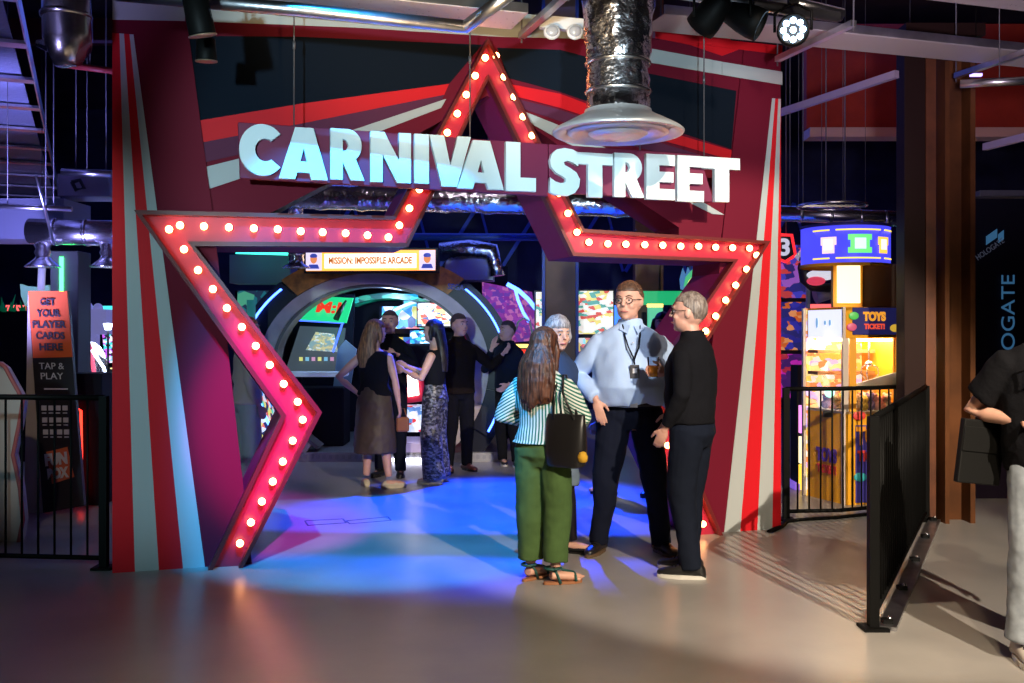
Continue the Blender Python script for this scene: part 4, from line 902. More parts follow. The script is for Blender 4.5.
# round top: back wall, marquee drum
dm_ = mid + V(-.06, .0, 0); rr = .40
zt0, zt1 = W(0, 264, 9.2).z, W(0, 233, 9.2).z
cab2 = MB().box(V(W(872, 0, 9.3).x, 9.35, (zh + zt0) / 2), (.42, .35, zt0 - zh)).build('upper_housing', mat('taupe_panel', (.16, .10, .08), .5), cm, .01)
for hh in (.2, .5, .8): MB().ell(V(W(857, 0, 9.1).x, 9.165, zh + (zt0 - zh) * hh), (.014, .012, .014), None, 10, 6).build('chrome_bolt', m_chrome, cab2)
MB().box(V(W(846, 0, 9.2).x, 9.15, (zh + zt0) / 2 + .01), (.20, .08, (zt0 - zh) * .85)).build('lit_window', lit('window_gold', (1, .80, .40), 2.2), cm)
MB().box(V(W(846, 0, 9.2).x, 9.18, (zh + zt0) / 2), (.27, .06, (zt0 - zh) * .98)).build('window_surround', m_yel, cm)
b = MB(); b.lathe([(rr, zt0), (rr, zt1 + .05), (rr - .03, zt1 + .05), (rr - .03, zt0)], V(dm_.x + .0, 9.35, 0), 48); b.build('round_marquee', lit('marquee_violet', (.06, .06, .8), 1.3), cm)
b = MB(); b.lathe([(rr + .01, zt0 - .03), (rr + .01, zt0), (rr - .3, zt0), (rr - .3, zt0 - .03)], V(dm_.x, 9.35, 0), 48); b.build('marquee_base', m_yel, cm)
MB().lathe([(rr + .01, zt1 + .05), (rr + .01, zt1 + .075), (.01, zt1 + .075)], V(dm_.x, 9.35, 0), 48).build('marquee_cap', mat('violet_print'), cm)
def ondrum(a, z, r_=rr + .008): t = math.radians(a); return V(dm_.x + r_ * math.sin(t), 9.35 - r_ * math.cos(t), z)
def drumpoly(a0, a1, z0, z1, m, nm, r_=rr + .008):
    n = 8; vs = []
    for z in (z0, z1):
        for q in range(n + 1):
            vs.append(ondrum(a0 + (a1 - a0) * q / n, z, r_)); 
    for z in (z0, z1):
        for q in range(n + 1): vs.append(ondrum(a0 + (a1 - a0) * q / n, z, r_ - .006))
    m_ = n + 1; fs = [(q, q + 1, m_ + q + 1, m_ + q) for q in range(n)] + [(2 * m_ + q, 3 * m_ + q, 3 * m_ + q + 1, 2 * m_ + q + 1) for q in range(n)] + [(m_ + q, m_ + q + 1, 3 * m_ + q + 1, 3 * m_ + q) for q in range(n)] + [(q, 2 * m_ + q, 2 * m_ + q + 1, q + 1) for q in range(n)]
    b = MB(); b.add(vs, fs); return b.build(nm, m, cm)
ye = lit('yellow_line', (.95, .7, .1), 1.4); zc_ = (zt0 + zt1 + .05) / 2; hh = (zt1 + .05 - zt0) / 2
for a0, a1 in ((-62, -38), (-30, 30), (38, 62)):
    drumpoly(a0, a1, zc_ + hh * .72, zc_ + hh * .80, ye, 'yellow_outline'); drumpoly(a0, a1, zc_ - hh * .80, zc_ - hh * .72, ye, 'yellow_outline')
drumpoly(-15, 15, zc_ + hh * .2, zc_ + hh * .5, lit('ticket_green', (.15, .75, .2), 1.3), 'green_ticket', rr + .014); drumpoly(-15, 15, zc_ - hh * .5, zc_ - hh * .2, MATS['ticket_green'], 'green_ticket', rr + .014); drumpoly(-12, 12, zc_ - hh * .21, zc_ + hh * .21, MATS['ticket_green'], 'green_ticket', rr + .014); drumpoly(-7, 7, zc_ - hh * .28, zc_ + hh * .3, lit('ticket_white', (.6, .75, .95), 1.4), 'ticket_centre', rr + .018)
for a, c_, nm_ in ((-38, (.95, .6, .6), 'cup_pink'), (36, (1, .55, .08), 'cup_gold')):
    drumpoly(a - 11, a + 9, zc_ - hh * .05, zc_ + hh * .38, lit(nm_, c_, 1.4), 'printed_cup', rr + .014); drumpoly(a - 9, a + 6.5, zc_ - hh * .5, zc_ - hh * .04, lit(nm_, c_, 1.4), 'printed_cup', rr + .014); drumpoly(a - 7, a + 4, zc_ - hh * .3, zc_ + hh * .25, lit('cup_face', (1, .95, .85), 1.3), 'cup_face', rr + .018)
# yellow-lit low machine left of it
lm = thing('token_machine', 'narrow pink and yellow lit token machine left of the crane machine', 'arcade machine', tuple(W(800, 520, 9.9)))
for y0, y1, c_, nm_ in ((405, 432, (.9, .3, .8), 'token_pink'), (436, 462, (1, .85, .5), 'token_cream'), (464, 488, (1, .6, .05), 'token_yellow')):
    a = W(797, y1, 9.9); c = W(809, y0, 9.9); MB().box((a + c) / 2, (c.x - a.x, .25, c.z - a.z)).build('lit_section', lit(nm_, c_, 1.5), lm)
a = W(796, 0, 10); MB().box(V(W(803, 0, 9.95).x, 10.0, .62), (.15, .25, 1.2)).build('machine_core', mat('machine_black'), lm); MB().box(V(W(803, 0, 9.95).x, 10.0, .03), (.24, .4, .06)).build('base', mat('violet_base'), lm)

# ------------------------------------------------------------------ fences
def fence(name, pts, h, n, label, post_ends=(1, 1), baseplate=None, bar_=.016, low=.07):
    pts = [V(*p, 0) for p in pts]; t = thing(name, label, 'fence', tuple(sum(pts, V(0, 0, 0)) / len(pts)))
    b = MB(); b.tube([p + UP * h for p in pts], .019, 10); b.build('top_rail', m_blackm, t)
    b = MB(); b.tube([p + UP * low for p in pts], .016, 10); b.build('bottom_rail', m_blackm, t)
    L = [0]
    for i in range(len(pts) - 1): L.append(L[-1] + (pts[i + 1] - pts[i]).length)
    def at(s):
        for i in range(len(pts) - 1):
            if s <= L[i + 1] + 1e-6: return pts[i].lerp(pts[i + 1], (s - L[i]) / (L[i + 1] - L[i]))
        return pts[-1]
    for q in range(1, n): 
        p = at(L[-1] * q / n); MB().tube([p + UP * low, p + UP * h], bar_ / 2, 8).build('bar', m_blackm, t)
    for q, e_ in enumerate(post_ends):
        if e_:
            p = pts[0] if q == 0 else pts[-1]; MB().box(p + UP * (h + .01) / 2, (.05, .05, h + .01)).build('post', m_blackm, t); MB().box(p + UP * .008, (.13, .13, .016)).build('foot_plate', m_blackm, t)
    return t
fence('railing', [(-4.6, 6.75), (W(104, 0, 6.55).x, 6.55)], 1.12, 17, 'black metal bar railing at the left, in front of the leaning orange sign')
a = W(786, 0, 8.25); c = W(900, 0, 8.5); m1 = W(840, 0, 8.30)
fr = fence('railing', [(a.x, 8.25), (m1.x, 8.30), (c.x, 8.55)], 1.08, 11, 'black metal bar railing in front of the yellow crane machine')
b = MB(); pts = [V(*W(x, y, 1550 / (y - HY))[:2], .012) for x, y in ((770, 533), (781, 528), (786, 523), (800, 521), (835, 519), (872, 515))]; b.tube(pts, .028, 8, flat=.5); b.build('floor_strip', m_blackm, fr)
p0 = V(1.885, 5.22, 0); p1 = V(3.39, 8.2, 0)
fr2 = fence('railing', [tuple(p0[:2]), tuple(p1[:2])], 1.10, 32, 'black metal railing running away from the camera by the brown column', bar_=.022)
d = (p1 - p0).normalized(); sd_ = V(d.y, -d.x, 0)
MB().bar(p0 + sd_ * .07 + UP * .012, p1 + sd_ * .07 + UP * .012, .09, .02).build('floor_rail', m_galv, fr2)
for q in (.02, .25, .5, .75, .98):
    p = p0.lerp(p1, q); MB().box(p + sd_ * .06 + UP * .03, (.05, .05, .03)).build('bracket', m_blackm, fr2)
    MB().ell(p + sd_ * .075 + UP * .05, (.012, .012, .010), None, 8, 6).build('bolt', m_chrome, fr2)

# ------------------------------------------------------------------ big brown column at right
colm = thing('clad_column', 'massive dark brown boxed steel column at the right with rusty orange flanges', 'column', (3.35, 8.3, 0))
m_cl = mat('dark_maroon_clad', (.018, .006, .005), .6, spec=.2); m_rust = mat('rust_brown', (.10, .034, .010), .6, spec=.2, vary=.35, vscale=3)
x0, x1, x2, x3, x4 = [W(v, 0, 8.2).x for v in (905, 926, 936, 946, 971)]
MB().box(V((x0 + x1) / 2, 8.3, 2.0), (x1 - x0, .18, 4.0)).build('boxed_side', m_cl, colm, .004)
MB().box(V((x1 + x2) / 2, 8.26, 2.0), (x2 - x1, .12, 4.0)).build('recess', mat('rust_dark', (.12, .035, .012), .5, vary=.3), colm)
MB().box(V((x2 + x3) / 2 , 8.2, 2.0), (.035, .24, 4.0)).build('flange', m_rust, colm)
MB().box(V((x3 + x4) / 2 - .02, 8.28, 2.0), (x4 - x3, .03, 4.0)).build('web', m_rust, colm)
MB().box(V(x4 - .03, 8.22, 2.0), (.04, .24, 4.0)).build('flange', m_rust, colm)
MB().box(V((x0 + x4) / 2, 8.3, 3.99), (x4 - x0 + .1, .5, .1)).build('cap', m_cl, colm)
# lit blue exit-like marker near the column top
il = thing('indicator_light', 'tiny bright blue indicator light right of the brown column top', 'light', tuple(W(976, 75, 8.0)))
MB().box(W(976, 75, 8.0), (.09, .03, .02)).build('lit_strip', lit('indicator_blue', (.25, .2, 1), 5), il); MB().tube([W(976, 74, 8.0), W(976, 74, 8.0) + UP * 2.4], .004, 6).build('drop_rod', m_blackm, il)
# dark VR booth at the right
vb = thing('virtual_reality_booth', 'dark navy game booth wall with glowing blue letters at the right edge', 'booth', (5.2, 9.6, 0))
m_booth = mat('booth_navy', (.006, .005, .018), .5, spec=.2); a = W(974, 0, 9.3)
MB().box(V(a.x + 1.2, 9.5, 1.40), (2.4, .3, 2.8)).build('booth_wall', m_booth, vb)
MB().box(V(a.x + 1.2, 9.33, .35), (2.4, .04, .7)).build('lower_panel', mat('booth_dark', (.02, .01, .03), .4), vb)
MB().box(V(a.x + 1.2, 9.31, 2.82), (2.44, .36, .05)).build('top_trim', mat('booth_trim', (.1, .1, .14), .3), vb)
text('booth_lettering', 'HOLOGATE', .2, W(1008, 335.5, 9.32), (0, 0, 1), (-1, 0, 0), lit('holo_blue', (.05, .17, .34), .5), vb, fit=(1.13, .125))
text('booth_logo', 'HOLOGATE', .1, W(990, 249, 9.32), (.8, 0, .55), (-.55, 0, .8), lit('holo_grey', (.08, .09, .14), .4), vb, fit=(.30, .05))
MB().prism([(0, 0), (.10, .07), (.10, .15), (0, .08)], W(986, 245, 9.33), V(1, 0, 0), UP, 0, .01).build('logo_mark', lit('holo_blue'), vb); MB().prism([(0, 0), (.05, .035), (.05, .12), (0, .08)], W(998, 243, 9.33), V(1, 0, 0), UP, 0, .01).build('logo_mark', lit('holo_blue'), vb)
MB().lathe([(.05, 0), (.06, 0), (.06, .006), (.05, .006)], W(1005, 413, 9.3), 20, 'y').build('round_logo', lit('rose_logo', (.35, .08, .2), .5), vb)

# ------------------------------------------------------------------ left side
tm = thing('card_totem', 'leaning orange and black totem sign reading GET YOUR PLAYER CARDS HERE behind the left railing', 'sign', tuple(W(50, 513, 8.56)))
TD = 8.5
def tq(pts, dd, th, m, nm): 
    return fpoly(pts, TD + dd, m, nm, tm, th)
tq([(28, 291), (67, 291), (84, 506), (43, 513)], 0, .05, mat('totem_black', (.016, .012, .016), .4), 'front_board')
tq([(28, 291), (67, 291), (72.3, 357), (33, 358)], -.012, .01, mat('totem_orange', (.66, .10, .02), .6, spec=.2), 'orange_panel')
tq([(28, 292), (43, 513), (24, 513)], .02, .12, mat('totem_cream', (.42, .36, .30), .6), 'side_wedge')
ink = mat('totem_ink', (.02, .015, .015), .5); wht = mat('totem_white_ink', (.6, .58, .58), .5)
exx = V(1, 0, .0)
for q, wd_ in enumerate(('GET', 'YOUR', 'PLAYER', 'CARDS', 'HERE')):
    text('sign_text', wd_, .1, W(47.5 + q * .9, 302 + q * 11.2, TD - .025), exx, V(-.07, 0, 1), ink, tm, bold=.003, fit=(.0425 * len(wd_) + (.03 if len(wd_) > 3 else .0), .062))
text('sign_text', 'TAP &', .1, W(51.5, 366, TD - .012), exx, V(-.07, 0, 1), wht, tm, fit=(.21, .055)); text('sign_text', 'PLAY', .1, W(52, 376, TD - .012), exx, V(-.07, 0, 1), wht, tm, fit=(.19, .055))
for r_ in range(3):
    b = MB()
    for q in range(4): b.box(W(44 + q * 7.0 + r_ * .8, 408 + r_ * 12, TD - .006), (.042, .006, .042)); b.box(W(44 + q * 7.0 + r_ * .8, 413 + r_ * 12, TD - .006), (.036, .006, .010))
    b.build('price_row', wht, tm)
MB().box(W(56, 389, TD - .006), (.2, .006, .012)).build('small_print', wht, tm)
b = fpoly([(46, 452), (67, 447), (74, 477), (52, 484)], TD - .008, mat('logo_orange', (.60, .12, .04), .5), 'logo_panel', tm, .008)
text('logo_text', 'FUN', .1, W(56, 459, TD - .02), V(1, 0, .12), V(-.1, 0, 1), wht, tm, bold=.006, fit=(.19, .105)); text('logo_text', 'BOX', .1, W(58, 473, TD - .02), V(1, 0, .12), V(-.1, 0, 1), wht, tm, bold=.006, fit=(.18, .095))
# white curved kiosk
kk = thing('white_kiosk', 'white curved kiosk side with pink trim at the far left edge behind the railing', 'kiosk', tuple(W(5, 545, 7.4)))
fpoly([(-40, 545), (18, 545), (22, 520), (19, 488), (12, 455), (18, 425), (22, 400), (4, 368), (-4, 362), (-40, 362)], 7.4, mat('kiosk_white', (.55, .52, .50), .5), 'kiosk_shell', kk, .1)
MB().tube([W(x, y, 7.38) for x, y in ((18, 545), (23, 520), (20, 488), (13, 455), (19, 425), (23, 400), (5, 367), (-4, 361))], .016, 8).build('edge_trim', mat('trim_rose', (.45, .12, .12), .5), kk)
# dark display box with red neon
nb = thing('neon_display', 'dark display cabinet edged with a red neon line behind the totem sign', 'display', tuple(W(88, 505, 8.9)))
MB().box(V(W(84, 0, 8.95).x, 9.1, .59), (.34, .35, 1.18)).build('cabinet_body', mat('machine_black'), nb, .01)
MB().tube([W(x, y, 8.88) for x, y in ((71, 404), (81, 411), (82, 494), (78, 496))], .012, 8).build('neon_line', lit('red_neon', (1, .03, .015), 5), nb)
# grey tower with green led
gt = thing('grey_tower', 'tall grey box tower with a glowing green strip rising behind the totem', 'tower', (W(64, 0, 9.6).x, 9.7, 0))
MB().box(V(W(64, 0, 9.6).x, 9.75, 1.18), (.27, .3, 2.30)).build('tower_body', mat('tower_grey', (.10, .11, .10), .5), gt, .01)
MB().box(V(W(61, 0, 9.58).x, 9.59, (W(0, 257, 9.6).z + W(0, 292, 9.6).z) / 2), (.03, .02, .34)).build('green_strip', lit('green_neon', (.05, 1, .15), 7), gt)
# axe outline sign
ax_ = thing('axe_sign', 'pale green glowing axe-shaped sign above the orange totem', 'sign', tuple(W(30, 305, 9.8)))
fpoly([(20, 284), (26, 286), (38, 287), (48, 285), (50, 290), (40, 293), (30, 295), (25, 306), (21, 296)], 9.8, mat('axe_green', (.2, .4, .35), .4, emit=(.2, .45, .38), es=.6), 'axe_blade', ax_, .05)
MB().tube([W(41, 290, 9.78), W(42, 268, 9.78)], .035, 10).build('axe_haft', mat('haft_pale', (.5, .5, .6), .4, emit=(.4, .4, .6), es=.5), ax_)
hang(ax_, W(42, 268, 9.78), m=m_blackm, r=.004)
# green foliage strip
b = MB()
for q in range(60):
    x = W(-30, 0, 12).x + q * .021; b.tube([V(x, 12 + random.uniform(-.1, .1), W(0, 311, 12).z), V(x + random.uniform(-.03, .03), 12, W(0, 311, 12).z + random.uniform(.06, .2))], [.022, .002], 5)
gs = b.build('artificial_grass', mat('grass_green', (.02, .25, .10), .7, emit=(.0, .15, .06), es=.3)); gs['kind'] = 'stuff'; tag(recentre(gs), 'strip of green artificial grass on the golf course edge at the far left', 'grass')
gb = MB().box(V(W(-5, 0, 12).x, 12.2, W(0, 311, 12).z / 2), (1.3, .5, W(0, 311, 12).z)).build('planter_wall', mat('machine_black')); tag(recentre(gb), 'dark low wall carrying the strip of artificial grass', 'wall')
# glowing ride behind: plastic dome, car
rd = thing('blue_ride', 'brightly lit blue and white fairground ride with a clear dome beside the left gate leg', 'ride', (W(92, 0, 10.4).x, 10.6, 0))
MB().box(V(W(94, 0, 10.4).x, 10.6, .5), (.42, .5, 1.0)).build('ride_base', mat('ride_navy', (.02, .04, .25), .35), rd, .03)
MB().tube([W(x, y, 10.35) for x, y in ((76, 316), (84, 330), (91, 350), (94, 372), (92, 392))], .022, 8).build('red_curve', lit('rose_neon', (.9, .1, .2), 1.5), rd)
MB().ell(W(90, 366, 10.5), (.17, .15, .26)).build('clear_dome', mat('dome_clear', (.9, .92, 1), .05, trans=.9), rd)
MB().ell(W(86, 352, 10.6), (.09, .09, .12)).build('white_lamp', lit('ride_white', (.7, .8, 1), 6), rd); MB().ell(W(90, 383, 10.5), (.07, .08, .12)).build('rider_seat', m_blackp, rd)
MB().tube([W(x, y, 10.3) for x, y in ((92, 350), (104, 368), (109, 392))], .016, 8).build('white_curve', lit('ride_white', (.7, .8, 1), 6), rd)
for px in (97, 104, 110): MB().tube([W(px, 400, 10.2), W(px, 505, 10.2)], .014, 8).build('light_tube', lit('blue_neon3', (.05, .15, 1), 4), rd)
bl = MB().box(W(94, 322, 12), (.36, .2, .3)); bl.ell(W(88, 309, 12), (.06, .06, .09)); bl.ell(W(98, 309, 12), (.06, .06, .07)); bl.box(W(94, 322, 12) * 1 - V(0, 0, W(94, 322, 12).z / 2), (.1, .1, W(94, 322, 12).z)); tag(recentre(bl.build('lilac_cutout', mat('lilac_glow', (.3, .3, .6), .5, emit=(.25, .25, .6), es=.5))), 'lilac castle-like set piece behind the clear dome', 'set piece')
lamp = thing('glowing_lamp', 'small lit white lamp shade beside the left gate leg', 'lamp', tuple(W(108, 322, 10.8)))
MB().lathe([(.03, .0), (.05, .07), (.001, .075)], W(108, 330, 10.8), 16).build('lamp_shade', lit('ride_white', (.7, .8, 1), 6), lamp); MB().tube([W(108, 330, 10.8), W(108, 420, 10.8)], .012, 8).build('lamp_stem', m_blackp, lamp)
# crowd of machines at the back
spots_ = [(-9.5, 15.5, 15), (-8.3, 15.8, -10), (-7.2, 15.2, 5), (-6.1, 15.6, -5), (-4.9, 15.4, 8), (1.9, 15.2, -8), (2.9, 15.6, 4), (4.7, 14.6, -12), (5.8, 15.0, 6), (7.0, 14.8, 0)]
side_names = ['blue', 'purple', 'red', 'teal', 'orange']
where = ['leftmost of the far left row', 'second in the far left row', 'middle of the far left row', 'fourth in the far left row', 'last of the far left row nearest the gate', 'behind the person in pink', 'right of the one behind the person in pink', 'just left of the yellow crane machine, far back', 'behind the yellow crane machine', 'far right behind the brown column']
cpal = [(.05, .2, .9), (.5, .1, .8), (.9, .1, .1), (.05, .6, .6), (.95, .5, .1)]
for q, (x, y, rz) in enumerate(spots_):
    c_ = cpal[q % 5]; cabinet('upright_cabinet', 'dark arcade cabinet with %s marquee, %s' % (side_names[q % 5], where[q]), x, y, math.radians(rz), .75, 1.95, mat('machine_black'), lit('marq_' + side_names[q % 5], c_, 2.0), art('far_screen_%d' % (q % 3), [cpal[(q + 1) % 5], (.02, .02, .05), cpal[(q + 3) % 5], (.7, .7, .8)], 8, 1.6, q, True), deck_m=mat('machine_black'), group=None)
# floor outlet hatch marks
m_hatch = mat('hatch_line', (.05, .08, .12), .5)
hatch = thing('floor_hatch', 'thin rectangular floor hatch outline in the blue light pool', 'hatch', tuple(V(-1.15, 8.1, 0)))
q4 = [V(*W(x, y, 1550 / (y - HY))[:2], .002) for x, y in ((305, 521), (343, 519), (346, 523), (308, 525.5))]; q5 = [V(*W(x, y, 1550 / (y - HY))[:2], .002) for x, y in ((346, 521), (388, 517), (391, 520.5), (350, 524))]
for qq in (q4, q5):
    b = MB()
    for i in range(4): b.bar(qq[i], qq[(i + 1) % 4], .012, .003)
    b.build('hatch_edge', m_hatch, hatch)
# ------------------------------------------------------------------ people
def remesh(name, mb, m, parent, voxel, smooth=3, disp=None):
    """fuse overlapping closed shapes into one continuous skin"""
    me = mb.mesh(name, m); o = bpy.data.objects.new('tmp', me); COL.objects.link(o)
    r = o.modifiers.new('r', 'REMESH'); r.mode = 'VOXEL'; r.voxel_size = voxel; r.use_smooth_shade = True
    if smooth: s = o.modifiers.new('s', 'SMOOTH'); s.factor = .5; s.iterations = smooth
    me2 = eval_mesh(o); bpy.data.objects.remove(o); bpy.data.meshes.remove(me)
    if disp:
        amp, sc = disp; nn = [v.normal.copy() for v in me2.vertices]
        for v, q in zip(me2.vertices, nn):
            c = v.co; w = noise.noise(Vector((c.x * sc, c.y * sc, c.z * sc * .55))) + .5 * noise.noise(Vector((c.x * sc * 2.3 + 5, c.y * sc * 2.3, c.z * sc * 2)))
            v.co = c + q * w * amp
    me2.materials.clear(); me2.materials.append(m)
    me2.polygons.foreach_set('use_smooth', [True] * len(me2.polygons))
    me2.polygons.foreach_set('material_index', [0] * len(me2.polygons))
    return link(name, me2, parent)
m_skin = mat('skin', (.60, .33, .24), .5, vary=.08, vscale=20)
m_skin2 = mat('skin_ruddy', (.56, .29, .21), .5, vary=.08, vscale=20)
m_eyew = mat('eye_white', (.42, .38, .36), .3); m_iris = mat('iris', (.03, .05, .06), .2); m_lip = mat('lips', (.42, .13, .11), .45)
def hand(mb, w, d, pn, side, curl=.35, L=.18, fr=.0088):
    """w wrist, d hand direction, pn palm normal, side +1 if thumb lies on +cross side; curl per joint (rad)"""
    d = Vector(d).normalized(); pn = Vector(pn); pn = (pn - d * pn.dot(d)).normalized(); x = d.cross(pn) * side
    P = w + d * L * .22
    mb.tube([w - d * .01, w + d * L * .12, w + d * L * .3, w + d * L * .47], [.024, .029, .036, .036], 12, flat=.55) if abs(x.z) > .99 else None
    # palm as a squashed ellipsoid in the (x, d, pn) frame
    R = Matrix((x, d, pn)).transposed()
    mb.ell(w + d * L * .27, (.036, L * .30, .015), R); mb.ell(w + d * L * .04, (.024, .03, .018), R)
    lens = [.40, .45, .42, .33]
    for k in range(4):
        ox = (.027, .009, -.009, -.026)[k]
        p = w + d * L * (.50 if k in (1, 2) else .47) + x * ox; dd = (d + x * ox * 2.0).normalized(); pts = [p - dd * .015]; pts.append(p)
        for j in range(3):
            dd = (Matrix.Rotation(-(curl * (.7, 1.1, .8)[j] + k * .04), 3, x * 1.0) @ dd) if (Matrix.Rotation(-.1, 3, x) @ d).dot(pn) > 0 else (Matrix.Rotation(curl * (.7, 1.1, .8)[j] + k * .04, 3, x) @ dd)
            p = p + dd * L * lens[k] * (.45, .32, .25)[j]; pts.append(p)
        mb.tube(pts, [fr * 1.05, fr * 1.05, fr, fr * .92, fr * .75], 8)
        mb.ell(pts[-1], fr * .78, nu=8, nv=6)
    p = w + d * L * .14 + x * .022; dd = (d * .7 + x * .75 + pn * .2).normalized(); q = p + dd * .038; dd2 = (d * .9 + x * .25 + pn * .4).normalized(); q2 = q + dd2 * .028
    mb.tube([p, q, q2, q2 + dd2 * .018], [.014, .0115, .0105, .008], 8); mb.ell(q2 + dd2 * .018, .0082, nu=8, nv=6)
def person(spec):
    """local frame: +Y is where the person faces, +X their right"""
    S = spec; H = S['H']; k = H / 1.75; fem = S.get('fem', 0); vx = S.get('voxel', .009); det = vx < .0085
    root = thing('person', S['label'], 'person', (S['x'], S['y'], 0), math.radians(S['rz']), world_parts=False, group=S.get('group'))
    sk = S.get('skin', m_skin)
    sh = (.142 if fem else .166) * S.get('wide', 1)
    J = dict(RS=V(sh, 0, 1.36), LS=V(-sh, 0, 1.36), RE=V(sh + .07, -.03, 1.13), LE=V(-sh - .07, -.03, 1.13), RW=V(sh + .07, .06, .88), LW=V(-sh - .07, .06, .88),
             RH=V(.085, 0, .90), LH=V(-.085, 0, .90), RK=V(.10, .02, .49), LK=V(-.10, .02, .49), RA=V(.11, -.02, .085), LA=V(-.11, -.02, .085))
    for a, v in S.get('J', {}).items(): J[a] = V(*v)
    J = {a: v * k for a, v in J.items()}
    bl = S.get('belly', 0)
    wd = S.get('wide', 1)
    if fem: tor = [(.80, .155, .115, 0), (.90, .172, .122, -.01), (.98, .16, .11, 0), (1.08, .125, .092, 0), (1.18, .132, .098, .005), (1.28, .148, .118, .02), (1.34, .150, .105, .008), (1.385, .142, .085, 0), (1.425, .112, .068, -.003), (1.46, .070, .055, -.005), (1.50, .05, .05, 0)]
    else: tor = [(.80, .15, .11, 0), (.90, .168, .118, -.005), (.98, .165 + bl * .3, .112 + bl * .5, bl * .4), (1.08, .16 + bl * .4, .112 + bl, bl * .6), (1.18, .165 + bl * .3, .118 + bl * .7, bl * .4), (1.28, .178, .125 + bl * .2, .01), (1.34, .180, .115, .003), (1.39, .168, .095, -.003), (1.43, .132, .078, -.006), (1.465, .088, .066, -.008), (1.50, .058, .058, 0)]
    tor = [(z, rx * (wd if z < 1.45 else 1), ry, y) for z, rx, ry, y in tor]
    ln = S.get('lean', 0)
    def lean(z): return max(0, z - .95) * ln
    def trings(z0, z1, ex, ey=None, taper=None):
        ey = ex if ey is None else ey; r = []
        for z, rx, ry, y in tor:
            if z0 <= z <= z1: r.append((V(0, y + lean(z), z) * k, (rx + ex) * k, (ry + ey) * k))
        return r
    hip_c = (J['RH'] + J['LH']) / 2; off = V(hip_c.x, hip_c.y, 0)
    # head frame
    yaw = math.radians(S.get('yaw', 0)); pit = math.radians(S.get('pitch', 0))
    RH_ = Matrix.Rotation(yaw, 3, 'Z') @ Matrix.Rotation(pit, 3, 'X')
    nk = V(0, lean(1.5) + .005, 1.485) * k; hk = (k if k > .85 else .85) * (1.06 if fem else 1.09)
    def hp(x, y, z): return nk + RH_ @ (V(x, y + .015, z) * hk)     # z measured from the neck base
    HC = .135
    # body
    b = MB(); b.loft([(c, rx, ry) for c, rx, ry in trings(.8, 1.5, -.022)])
    b.tube([V(0, lean(1.45), 1.43) * k, nk, hp(0, -.005, .07)], [.062 * k, .055 * k, .052 * k], 16)
    for s in 'RL':
        b.tube([J[s + 'S'] * .6 + V(0, lean(1.42), 1.375) * k * .4, J[s + 'S'] + V(0, lean(1.42) * k, 0), (J[s + 'S'] + V(0, lean(1.42) * k, 0)).lerp(J[s + 'E'], .5), J[s + 'E'], J[s + 'E'].lerp(J[s + 'W'], .35), J[s + 'W']],
               [.05 * k, .05 * k, .046 * k, .037 * k, .038 * k, .0245 * k], 12)
        fm = .88 if fem else 1
        b.tube([J[s + 'H'] + V(0, 0, .03), J[s + 'H'].lerp(J[s + 'K'], .4), J[s + 'K'], J[s + 'K'].lerp(J[s + 'A'], .3), J[s + 'A'] + V(0, 0, .03)], [.08 * k, .070 * k, .050 * k, .053 * k, .036 * k], 14)
        fy = math.radians(S.get(s + 'foot', -12 if s == 'R' else 12)); fd = Matrix.Rotation(fy, 3, 'Z') @ V(0, 1, 0)
        a = J[s + 'A']; b.tube([V(a.x, a.y, .055) - fd * .03, V(a.x, a.y, .05) + fd * .05, V(a.x, a.y, .04) + fd * .12, V(a.x, a.y, .035) + fd * .17], [.034, .036, .034, .02], 10, flat=.8) if True else 0
    for s in 'RL':
        hd = S.get(s + 'hand', {}); dr = V(*hd['d']) if 'd' in hd else (J[s + 'W'] - J[s + 'E'])
        pn = V(*hd['n']) if 'n' in hd else V(-1 if s == 'R' else 1, 0, 0)
        dn = dr.normalized(); pp = (pn - dn * pn.dot(dn)).normalized(); side = 1
        th = V(*hd['t']) if 't' in hd else V(0, 1, .3)       # where the thumb points
        if dn.cross(pp).dot(th) < 0: side = -1
        hand(b, J[s + 'W'] + dn * .012, dn, pn, side, hd.get('curl', .35), .18 * k * (.93 if fem else 1), .0088 if det else .0098)
    # head
    hf = 1 if fem else 1.07
    b.ell(hp(0, -.005, HC + .01), (.074 * hk * hf, .094 * hk, .098 * hk), RH_, 20, 14)
    b.ell(hp(0, .028, HC - .055), (.056 * hk * hf * 1.04, .062 * hk, .064 * hk), RH_, 18, 12)
    b.ell(hp(0, .066, HC - .093), (.026 * hk, .022 * hk, .018 * hk), RH_)           # chin
    b.tube([hp(0, .086, HC + .02), hp(0, .100, HC - .012), hp(0, .105, HC - .028)], [.008 * hk, .011 * hk, .014 * hk], 10)   # nose
    b.ell(hp(0, .078, HC + .026), (.048 * hk, .014 * hk, .012 * hk), RH_)           # brow
    for s in (1, -1):
        b.ell(hp(.036 * s, .065, HC - .03), (.022 * hk, .022 * hk, .020 * hk), RH_)  # cheek
        b.ell(hp(.078 * s, -.005, HC - .008), (.009 * hk, .018 * hk, .030 * hk), RH_)  # ear
    b.ell(hp(0, .083, HC - .062), (.022 * hk, .010 * hk, .008 * hk), RH_)
    bs = remesh('body', b, sk, root, vx * .8 if det else vx, 2)
